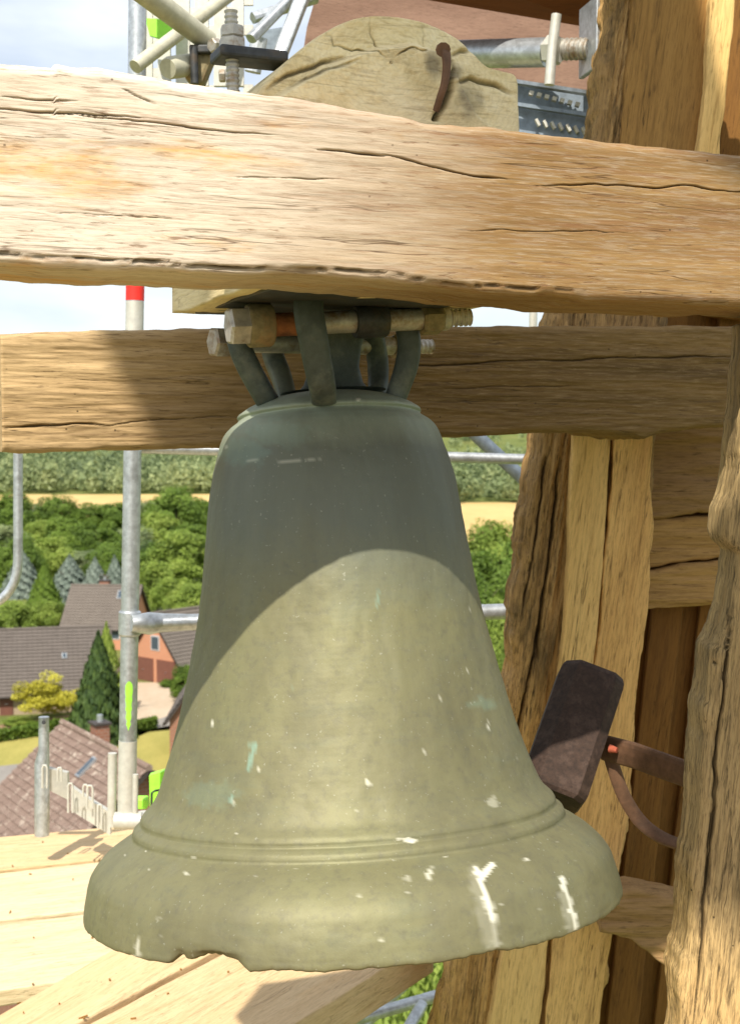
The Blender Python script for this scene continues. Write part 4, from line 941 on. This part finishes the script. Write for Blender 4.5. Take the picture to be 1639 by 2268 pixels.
mb = MB(); ct = [(868, 118, .62), (884, 108, .62), (872, 84, .55), (850, 66, .45), (815, 56, .4), (770, 60, .42), (730, 72, .5), (690, 80, .55), (655, 84, .6)]
V = []; nn = 40
for (yy_, wx_, wy_) in ct[0:1] + ct[2:]:
    c_ = iB @ P(738 + (yy_ - 870) * -.03, yy_, 2.62)
    for k in range(nn): q = 2 * math.pi * k / nn; V.append(c_ + Vector((math.cos(q) * wx_ * u * 1.0, math.sin(q) * wx_ * u * wy_, 0)))
nn2 = len(ct) - 1
mb.add(V, [(i * nn + k, i * nn + (k + 1) % nn, (i + 1) * nn + (k + 1) % nn, (i + 1) * nn + k) for i in range(nn2 - 1) for k in range(nn)] + [tuple(range((nn2 - 1) * nn, nn2 * nn))])
mb.build('crown_block', M['crown'], bell, True)

# hanger bolts through the crown
def bolt(label, a, b, rs, head, nutpos, washers, seed, headmat='steel_bolt'):
    A, B = P(*a), P(*b); d_ = (B - A).normalized(); root = empty('hanger_bolt', A, label, 'bolt', 'bolts through the bell crown')
    mb = MB(); mb.tube([A, A.lerp(B, .8)], rs, 16); mb.build('shank', M['steel_bolt'], root, True)
    for o_ in root.children: o_.matrix_basis = root.matrix_basis.inverted()
    def part(mb, nm, mt, sm=False):
        o_ = mb.build(nm, mt, root, sm); o_.matrix_basis = root.matrix_basis.inverted(); return o_
    mb = MB(); hexnut(mb, A - d_ * head[1] * .6, A + d_ * head[1] * .4, head[0], 6 if seed else 6, .5); part(mb, 'head', M[headmat])
    for (f_, r_, l_, mt) in washers:
        c_ = A.lerp(B, f_); mb = MB(); mb.tube([c_ - d_ * l_ / 2, c_ - d_ * l_ * .4, c_ + d_ * l_ * .4, c_ + d_ * l_ / 2], [r_ * .92, r_, r_, r_ * .92], 18); part(mb, 'collar', M[mt], True)
    c_ = A.lerp(B, nutpos); mb = MB(); hexnut(mb, c_, c_ + d_ * .042, head[0] * .86, 6, .2); part(mb, 'nut', M['olive_iron'])
    mb = MB(); thread(mb, A.lerp(B, .8), B, rs * .82, 9); part(mb, 'thread', M['steel_bolt'], True)
    return root
bolt('nearer long steel bolt through the crown with rusty section', (535, 722, 2.455), (1040, 703, 2.60), .0205, (.036, .042), .775, [(.075, .040, .045, 'olive_iron'), (.19, .0215, .085, 'rust'), (.55, .032, .062, 'iron_dark'), (.86, .0235, .035, 'steel_bolt')], 0)
bolt('farther steel bolt behind the crown loops with pale hex head', (492, 758, 2.60), (955, 768, 2.84), .019, (.030, .034), .80, [(.86, .022, .03, 'steel_bolt')], 1)

# ================================================================== STRIKING HAMMER
OH = P(1275, 1640, 2.95)
hm = empty('striking_hammer', OH, 'dark brown iron hammer leaning against the bell at right', 'hammer')
def hpart(mb, nm, mt, sm=False):
    o_ = mb.build(nm, mt, hm, sm); o_.matrix_basis = hm.matrix_basis.inverted(); return o_
mb = MB()
top = [P(1176, 1690, 2.78), P(1235, 1488, 2.86), P(1250, 1486, 2.86)]
# eight sided head: long axis runs down-left; faces chamfered
a0, a1 = P(1308, 1500, 3.0), P(1218, 1765, 2.86)
ax_ = (a1 - a0).normalized(); sx_ = (Vector((1, .25, .34)) - ax_ * Vector((1, .25, .34)).dot(ax_)).normalized(); sy_ = ax_.cross(sx_)
sec = [(-.5, -.22), (-.28, -.5), (.34, -.5), (.5, -.34), (.5, .34), (.34, .5), (-.28, .5), (-.5, .22)]
Wd, Dp = .142, .135; V = []; lv = [(-.02, .90), (.02, .98), (.06, 1.0), (.94, 1.0), (.98, .97), (1.01, .88)]
for f_, s_ in lv:
    c_ = a0.lerp(a1, f_)
    for (x_, y_) in sec: V.append(c_ + sx_ * x_ * Wd * s_ + sy_ * y_ * Dp * s_)
nn = 8
mb.add(V, [(i * nn + k, i * nn + (k + 1) % nn, (i + 1) * nn + (k + 1) % nn, (i + 1) * nn + k) for i in range(len(lv) - 1) for k in range(nn)] + [tuple(range(nn)), tuple(range((len(lv) - 1) * nn, len(lv) * nn))])
hpart(mb, 'hammer_head', M['hammer'])
mb = MB(); mb.sweep([P(1335, 1655, 2.96), P(1400, 1672, 2.9), P(1520, 1715, 2.8), P(1600, 1745, 2.72)],   .056, .018, (0, 0, 1)); hpart(mb, 'hammer_arm', M['arm'])
mb = MB(); mb.sweep(catmull([P(1345, 1650, 2.95), P(1358, 1700, 2.95), P(1382, 1765, 2.95), P(1420, 1822, 2.94), P(1470, 1858, 2.9), P(1540, 1880, 2.85)], 6), .03, .012, (1, 0, .3)); hpart(mb, 'brace_strap', M['arm'], True)
mb = MB(); mb.tube([P(1350, 1658, 2.915), P(1366, 1662, 2.905)], [.010, .006], 10); hpart(mb, 'paint_marked_pin', M['orange_mark'], True)

# ================================================================== DECK
ZD = -1.62
def Dk(px, py, dz=0): return G(px, py, ZD + dz)
deck = empty('plank_deck', Vector((-.6, 4.2, ZD)), 'sunlit pine plank deck below and left of the bell', 'deck')
def dplank(pl, mat, dz, th, seed):
    a, b_, c_, d_ = [Vector((p.x, p.y, ZD + dz)) for p in pl]      # near-left, near-right(along), far-right, far-left
    A = (b_ - a).normalized(); S = (Vector((0, 0, 1)).cross(A)).normalized()
    if (d_ - a).dot(S) < 0: A = -A; S = -S
    o = timber('plank', (a + c_) / 2, A, S, [tuple(a), tuple(b_)], [tuple(d_), tuple(c_)], th, mat, deck, K=46, step=.015, r=.006, amp=.0012, edge_amp=.0015, seed=seed)
    o.matrix_basis = deck.matrix_basis.inverted() @ frame((a + c_) / 2, A, S)
# boards across
dplank([Dk(-350, 1964), Dk(700, 1850), Dk(700, 1788), Dk(-350, 1888)], M['deck'], 0, .05, 81)
dplank([Dk(-350, 2082), Dk(700, 1950), Dk(700, 1857), Dk(-350, 1971)], M['deck_pale'], 0, .05, 82)
dplank([Dk(-350, 2245), Dk(700, 2090), Dk(700, 1960), Dk(-350, 2092)], M['deck_pale'], .0, .05, 83)
# boards laid diagonally in front, one step higher
h_ = .12
def Dq(px, py): return G(px, py, ZD + h_)
M['deck_orange'] = wood('orange pine planks', (.74, .56, .33), (.64, .44, .23), (.30, .15, .05), seed=29.0, contrast=.6, crack=.5)
dplank([Dq(-250, 2392), Dq(395, 2020), Dq(516, 2085), Dq(150, 2278)], M['deck_orange'], h_, .11, 84)
dplank([Dq(182, 2276), Dq(552, 2082), Dq(960, 2075), Dq(640, 2276)], M['deck'], h_, .11, 85)
# splinters and crumbs of old wood lying on the planks
mb = MB(); rc = random.Random(4)
for i in range(36):
    x_, y_ = rc.uniform(0, 640), rc.uniform(1850, 2260)
    on_top = y_ > 2300 - .62 * x_
    p_ = Dq(x_, y_) if y_ > 2262 - .42 * x_ + 0 else Dk(x_, y_)
    a_ = rc.uniform(0, 6.28); l_ = rc.choice((.003, .004, .005, .007, .013)) * rc.uniform(.6, 1.2)
    mb.box(p_ + Vector((0, 0, .004)), (l_ * 2, rc.uniform(.002, .005), .004), Matrix.Rotation(a_, 3, 'Z') @ Matrix.Rotation(rc.uniform(-.3, .3), 3, 'Y'))
ch = mb.build('wood_splinters', M['rust_wood'] if 'rust_wood' in M else M['board_dark']); tag(ch, 'dark wood crumbs and splinters scattered on the pine planks', 'splinters', kind='stuff')
# the floor under the bell frame and the camera
fl = empty('frame_floor', Vector((0, .3, ZD)), 'plank floor in front of the bell below the frame', 'floor', None, 'structure'); del fl['category']; del fl['label']
for i in range(9):
    mb = MB(); mb.box((-1.95 + .44 * i, .3, ZD - .03), (.425, 4.2, .05), None, .004); child(fl, mb, 'plank', M['rail_wood'])
for i, (px_, py_) in enumerate(()): pass

# ================================================================== SCAFFOLD
def tubething(name, label, pts, r, mat, cat='scaffold tube', group='scaffold tubes around the tower', parts=()):
    mb = MB(); mb.tube(pts, r, 18); o = mb.build(name, mat, None, True); settle(o); tag(o, label, cat, group); return o

DS = 4.3; RS = 20.0 * DS / FPX
st = tubething('scaffold_standard', 'main upright scaffold pole with red band and green paint left of the bell', [P(308, -250, DS), P(300, 640, DS), P(281, 1830, DS)], RS, M['galv'], 'scaffold pole')
def on_pole(y): return P(300 + (y - 640) * (-19 / 1190), y, DS)
mb = MB(); mb.tube([on_pole(612), on_pole(666)], RS * 1.03, 18); child(st, mb, 'red_band', M['red_tape'], True)
mb = MB(); mb.tube([on_pole(668), on_pole(736)], RS * 1.015, 18); child(st, mb, 'pale_band', M['galv_pale'], True)
mb = MB()
for k in range(2): pass
c_ = on_pole(1550); pts = []
V = []; ns, nv = 9, 16
for j in range(nv + 1):
    f_ = j / nv; y_ = 1506 + 108 * f_; p_ = on_pole(y_); wv_ = (.50 - .28 * f_) * min(1, f_ * 9 + .25) * (1 + .35 * math.sin(j * 2.3) * f_) * min(1, (1 - f_) * 6 + .12)
    for i in range(ns + 1):
        a_ = R(-90 + 12) + (i / ns - .5) * 2 * wv_ * .9; V.append(p_ + Vector((math.cos(a_), math.sin(a_), 0)) * RS * 1.02)
mb.add(V, [(j * (ns + 1) + i, j * (ns + 1) + i + 1, (j + 1) * (ns + 1) + i + 1, (j + 1) * (ns + 1) + i) for j in range(nv) for i in range(ns)])
child(st, mb, 'green_paint_mark', M['lime'], True)
mb = MB(); mb.tube([on_pole(1640), on_pole(1832)], RS * 1.04, 18); child(st, mb, 'pale_sleeve', M['galv_pale'], True)
# collar and wedge head for the ledger
mb = MB(); mb.tube([on_pole(1352), on_pole(1356), on_pole(1404), on_pole(1408)], [RS * 1.05, RS * 1.25, RS * 1.25, RS * 1.05], 18); child(st, mb, 'collar', M['galv'], True)
# ledgers
tubething('scaffold_ledger', 'horizontal tube with flattened end joined to the main pole behind the bell', [P(292, 1381, DS - .05), P(330, 1381, DS - .03), P(360, 1379, DS), P(420, 1378, DS), P(1180, 1352, DS + .25)], [.026, .036, .030, .026, .026], M['galv'])
tubething('scaffold_ledger', 'horizontal tube just under the rear beam crossing behind the bell', [P(300, 992, DS + .1), P(1250, 1020, DS + .3)], 12 * 4.5 / FPX, M['galv'])
tubething('scaffold_brace', 'dark diagonal tube between bell shoulder and corner post', [P(930, 850, 4.8), P(1240, 1135, 4.9)], 15 * 4.8 / FPX, M['galv_dark'])
tubething('guard_rail', 'curved pale guard rail tube at the left edge', catmull([P(41, 940, 4.6), P(41, 1060, 4.6), P(41, 1200, 4.6), P(39, 1262, 4.6), P(26, 1302, 4.6), P(-4, 1332, 4.6), P(-60, 1352, 4.6), P(-140, 1358, 4.6)], 6), 10.5 * 4.6 / FPX, M['galv'])
ss = tubething('scaffold_standard', 'short scaffold stub with narrow spigot top above the deck at left', [P(98, 1588, 5.0), P(98, 1660, 5.0), P(94, 1690, 5.0), P(94, 1850, 5.0)], [11.5 * 5 / FPX, 12 * 5 / FPX, 16.5 * 5 / FPX, 16.5 * 5 / FPX], M['galv'])
mb = MB(); mb.tube([P(98, 1600, 4.97), P(98, 1600, 4.955)], .008, 10); child(ss, mb, 'pin_hole', M['iron_dark'], True)
tubething('scaffold_standard', 'thin pale upright right beside the main pole foot', [P(250, 1668, 4.5), P(248, 1830, 4.5)], 10 * 4.5 / FPX, M['galv_pale'])
tubething('scaffold_standard', 'thin upright at the right edge of the main pole foot', [P(301, 1715, 4.2), P(300, 1800, 4.2)], 6.5 * 4.2 / FPX, M['galv_pale'])
tubething('scaffold_standard', 'pale upright seen above the rear beam near the corner post', [P(1183, 560, 5.2), P(1175, 1000, 5.2)], 9 * 5.2 / FPX, M['galv_pale'])
tubething('scaffold_brace', 'steep diagonal tube at bottom centre below the bell', [P(740, 2335, 5.2), P(1010, 2062, 5.6)], 15 * 5.3 / FPX, M['galv'])
tubething('scaffold_ledger', 'lower nearly level tube at bottom centre below the bell', [P(640, 2300, 5.0), P(1050, 2182, 5.3)], 14 * 5.1 / FPX, M['galv'])
tubething('scaffold_ledger', 'tube end at the bottom edge in front of the corner post', [P(880, 2320, 4.6), P(935, 2225, 4.8)], 14 * 4.7 / FPX, M['galv'])
# toe board with hooks
tb = empty('toe_board', P(170, 1760, 5.1), 'galvanised toe board with loop hooks between the two uprights at left', 'toe board')
def tch(mb, nm, mt, sm=False): return child(tb, mb, nm, mt, sm)
mb = MB(); mb.prism([P(100, 1700, 5.0), P(150, 1712, 5.05), P(152, 1772, 5.05), P(100, 1745, 5.0)], (0, .03, 0)); tch(mb, 'plate', M['galv_pale'])
mb = MB(); mb.prism([P(158, 1742, 5.02), P(205, 1775, 4.95), P(245, 1800, 4.9), P(245, 1850, 4.9), P(158, 1795, 5.02)], (0, .03, 0)); tch(mb, 'plate', M['galv_pale'])
for (x_, y0, y1, w_) in ((100, 1695, 1745, 5), (133, 1730, 1700, 4), (157, 1735, 1800, 5), (190, 1765, 1738, 5), (200, 1790, 1740, 6), (222, 1782, 1835, 4)):
    mb = MB(); yt_, yb_ = min(y0, y1), max(y0, y1)
    mb.tube([P(x_ - w_, yb_, 4.88), P(x_ - w_, yt_ + 6, 4.88), P(x_ - w_ * .5, yt_, 4.88), P(x_ + w_ * .5, yt_, 4.88), P(x_ + w_, yt_ + 6, 4.88), P(x_ + w_, yb_, 4.88)], .0042, 8); tch(mb, 'loop_hook', M['galv_pale'], True)
gb = empty('lime_bracket', P(330, 1770, 4.6), 'lime green painted metal bracket between pole foot and bell', 'bracket')
mb = MB(); mb.box(P(311, 1777, 4.5), (36 * 4.5 / FPX, .05, 24 * 4.5 / FPX), None, .006); child(gb, mb, 'tongue', M['lime'])
mb = MB(); mb.prism([P(331, 1718, 4.6), P(372, 1706, 4.6), P(372, 1790, 4.6), P(333, 1792, 4.6)], (0, .04, 0)); child(gb, mb, 'plate', M['lime'])
mb = MB(); mb.tube([P(336, 1790, 4.57), P(337, 1756, 4.57), P(345, 1751, 4.57), P(362, 1749, 4.57)], .004, 6); child(gb, mb, 'bent_wire', M['iron_dark'])
fp = empty('foot_collar', P(285, 1820, 4.3), 'round pale collar at the foot of the main scaffold pole', 'collar')
mb = MB(); mb.tube([P(322, 1800, 4.30), P(322, 1826, 4.30)], [.03, .034], 16); child(fp, mb, 'sleeve', M['galv_pale'], True)
mb = MB(); mb.tube([P(255, 1818, 4.28), P(315, 1818, 4.28)], .028, 14); child(fp, mb, 'ring', M['galv_pale'], True)

# upper left scaffold
tubething('scaffold_brace', 'thick olive diagonal tube at the top left running down to the clamp', [P(215, -95, 3.2), P(462, 92, 3.5)], [.030, .0265], M['cream_tube'])
tubething('scaffold_brace', 'pale diagonal tube rising to the right at the top left', [P(300, 148, 4.2), P(520, -20, 4.5)], 15 * 4.3 / FPX, M['cream_tube'])
cl = empty('tube_clamp', P(440, 150, 3.5), 'dark scaffold clamp holding a pale tube stub on the beam', 'clamp')
def cch(mb, nm, mt, sm=False): return child(cl, mb, nm, mt, sm)
mb = MB(); mb.tube([P(372, 152, 3.42), P(378, 150, 3.43), P(450, 140, 3.55)], [.024, .028, .028], 18); cch(mb, 'tube_stub', M['cream_tube'], True)
mb = MB(); mb.box(P(445, 150, 3.5), (.05, .06, .09), Matrix.Rotation(.4, 3, 'Y'), .01); cch(mb, 'clamp_jaw', M['olive_iron'])
mb = MB(); mb.tube([P(430, 105, 3.45), P(432, 185, 3.45)], .010, 10); cch(mb, 'clamp_bolt', M['iron_dark'], True)
mb = MB(); mb.box(P(448, 112, 3.47), (.06, .04, .02), None, .004); cch(mb, 'clamp_plate', M['iron_dark'])
mb = MB(); hexnut(mb, P(468, 100, 3.44), P(486, 102, 3.46), .018); cch(mb, 'nut', M['steel_bolt'])
mb = MB(); hexnut(mb, P(486, 168, 3.46), P(500, 168, 3.46), .016); cch(mb, 'nut', M['steel_bolt'])
# upright perforated steel plank
pk = empty('steel_plank', P(400, 250, 4.6), 'pale perforated steel plank standing upright at the top left', 'scaffold plank')
x0_, x1_ = 318, 560
cols_ = [318, 338, 350, 378, 390, 420, 432, 462, 474, 502, 514, 540, 560]
for i in range(len(cols_) - 1):
    a_, b2 = cols_[i], cols_[i + 1]
    if i % 2 == 0:
        mb = MB(); mb.prism([P(a_, -150, 4.6), P(b2, -150, 4.6), P(b2, 190, 4.6), P(a_, 190, 4.6)], (0, .02, 0)); child(pk, mb, 'strip', M['galv_pale'])
    else:
        yy_ = -150 + (i * 37) % 50
        while yy_ < 200:
            mb = MB(); mb.prism([P(a_ - 1, yy_, 4.605), P(b2 + 1, yy_, 4.605), P(b2 + 1, yy_ + 22, 4.605), P(a_ - 1, yy_ + 22, 4.605)], (0, .012, 0)); child(pk, mb, 'bridge', M['galv_pale'])
            yy_ += 66
mb = MB(); mb.prism([P(322, 40, 4.5), P(395, 45, 4.5), P(385, 95, 4.5), P(332, 78, 4.5)], (0, .015, 0)); o = mb.build('lime_plate', M['lime']); tag(settle(o), 'lime green painted plate behind the thick diagonal tube', 'plate')
# lattice girder at top
lg = empty('lattice_girder', P(620, 60, 4.3), 'grey steel lattice girder bars at the top beside the yoke', 'girder')
for (a_, b2, w_) in (((556, 86, 4.2), (650, -10, 4.3), .036), ((618, 128, 4.2), (672, -10, 4.25), .046), ((560, 40, 4.25), (700, -4, 4.35), .034), ((575, 84, 4.3), (560, 160, 4.3), .05)):
    mb = MB(); mb.sweep([P(*a_), P(*b2)], w_, .03, (1, 0, .6)); child(lg, mb, 'bar', M['galv'])
mb = MB(); mb.prism([P(565, 70, 4.4), P(625, 60, 4.4), P(612, 135, 4.4), P(570, 140, 4.4)], (0, .03, 0)); child(lg, mb, 'gusset', M['galv_dark'])

# brown roof boards, jack and steel deck at the top right
def slab(name, poly, back, mat, label, cat):
    mb = MB(); mb.prism(poly, back); o = mb.build(name, mat); settle(o); return tag(o, label, cat)
slab('roof_board', [P(715, -60, 5.0), P(680, 60, 5.0), P(640, 320, 5.0), P(1420, 330, 5.2), P(1420, -60, 5.2)], (0, .04, 0), M['panel'], 'wide brown board behind the yoke at the top', 'board')
slab('roof_board', [P(770, -30, 4.4), P(1345, 68, 4.4), P(1420, 70, 4.4), P(1420, -150, 3.9), P(770, -150, 3.9)], (0, -.02, .035), M['panel_red'], 'red brown board edge at the top right above the steel jack', 'board')
jk = empty('screw_jack', P(1200, 120, 4.1), 'grey steel tube with threaded jack and plate braced against the corner post', 'screw jack')
def jch(mb, nm, mt, sm=False): return child(jk, mb, nm, mt, sm)
mb = MB(); mb.tube([P(960, 122, 4.3), P(1212, 116, 4.05)], 31 * 4.1 / FPX, 20); jch(mb, 'tube', M['galv'], True)
mb = MB(); thread(mb, P(1212, 110, 4.05), P(1306, 108, 3.98), 24 * 4 / FPX, 9, 18); jch(mb, 'thread', M['steel_bolt'], True)
mb = MB(); mb.box(P(1306, 84, 3.97), (.016, .14, .20), Matrix.Rotation(R(12), 3, 'Z'), .003); jch(mb, 'end_plate', M['galv'])
mb = MB(); mb.tube([P(1232, 32, 3.98), P(1222, 110, 3.98), P(1216, 188, 3.98)], [.015, .014, .015], 10); jch(mb, 'wing_handle', M['galv_pale'], True)
mb = MB(); hexnut(mb, P(1212, 112, 4.03), P(1238, 110, 4.0), .043); jch(mb, 'wing_nut', M['galv_pale'])
sk = empty('steel_deck', P(1215, 250, 4.2), 'blue grey slotted steel deck edge between the yoke and the corner post', 'scaffold plank')
mb = MB(); mb.prism([P(1120, 180, 4.2), P(1330, 212, 4.15), P(1330, 320, 4.15), P(1120, 300, 4.2)], (0, .03, 0)); child(sk, mb, 'side_plate', M['galv_dark'])
mb = MB(); mb.prism([P(1120, 178, 4.16), P(1330, 210, 4.11), P(1330, 218, 4.11), P(1120, 186, 4.16)], (0, -.03, 0)); child(sk, mb, 'flange', M['galv'])
mb = MB(); mb.prism([P(1120, 226, 4.17), P(1330, 258, 4.12), P(1330, 266, 4.12), P(1120, 234, 4.17)], (0, -.02, 0)); child(sk, mb, 'flange', M['galv_dark'])
for i in range(7):
    x_ = 1176 + i * 17
    mb = MB(); mb.box(P(x_, 207 + i * 4.2, 4.13), (.013, .02, .012), Matrix.Rotation(.3, 3, 'Y')); child(sk, mb, 'slot', M['galv_pale'])
    mb = MB(); mb.box(P(x_ + 14, 272 + i * 3, 4.15), (.008, .02, .022), Matrix.Rotation(-.5, 3, 'Y')); child(sk, mb, 'slot', M['galv_pale'])
# unseen boards added overhead, shaped to keep yoke, rear beam and posts in shade
for i, (x0_, x1_, d0_, d1_, z_) in enumerate(((-.60, 2.2, -1.94, -1.64, 4.5), (-.58, 2.2, -1.63, -1.34, 4.5), (-1.33, 2.0, -1.01, -.65, 4.5), (-1.49, 2.0, -.64, -.27, 4.5), (-1.66, 2.0, -.26, .13, 4.5), (-.45, .14, .14, .60, 4.5), (-.45, .15, .61, 1.06, 4.5))):
    slab('shade_board', [Vector((x0_, d0_, z_)), Vector((x1_, d0_, z_)), Vector((x1_, d1_, z_)), Vector((x0_ - (.16 if x0_ < -1 else 0), d1_, z_))], (0, 0, .04), M['panel'], 'unseen brown board added overhead to cast shade', 'board')['group'] = 'added shade boards'
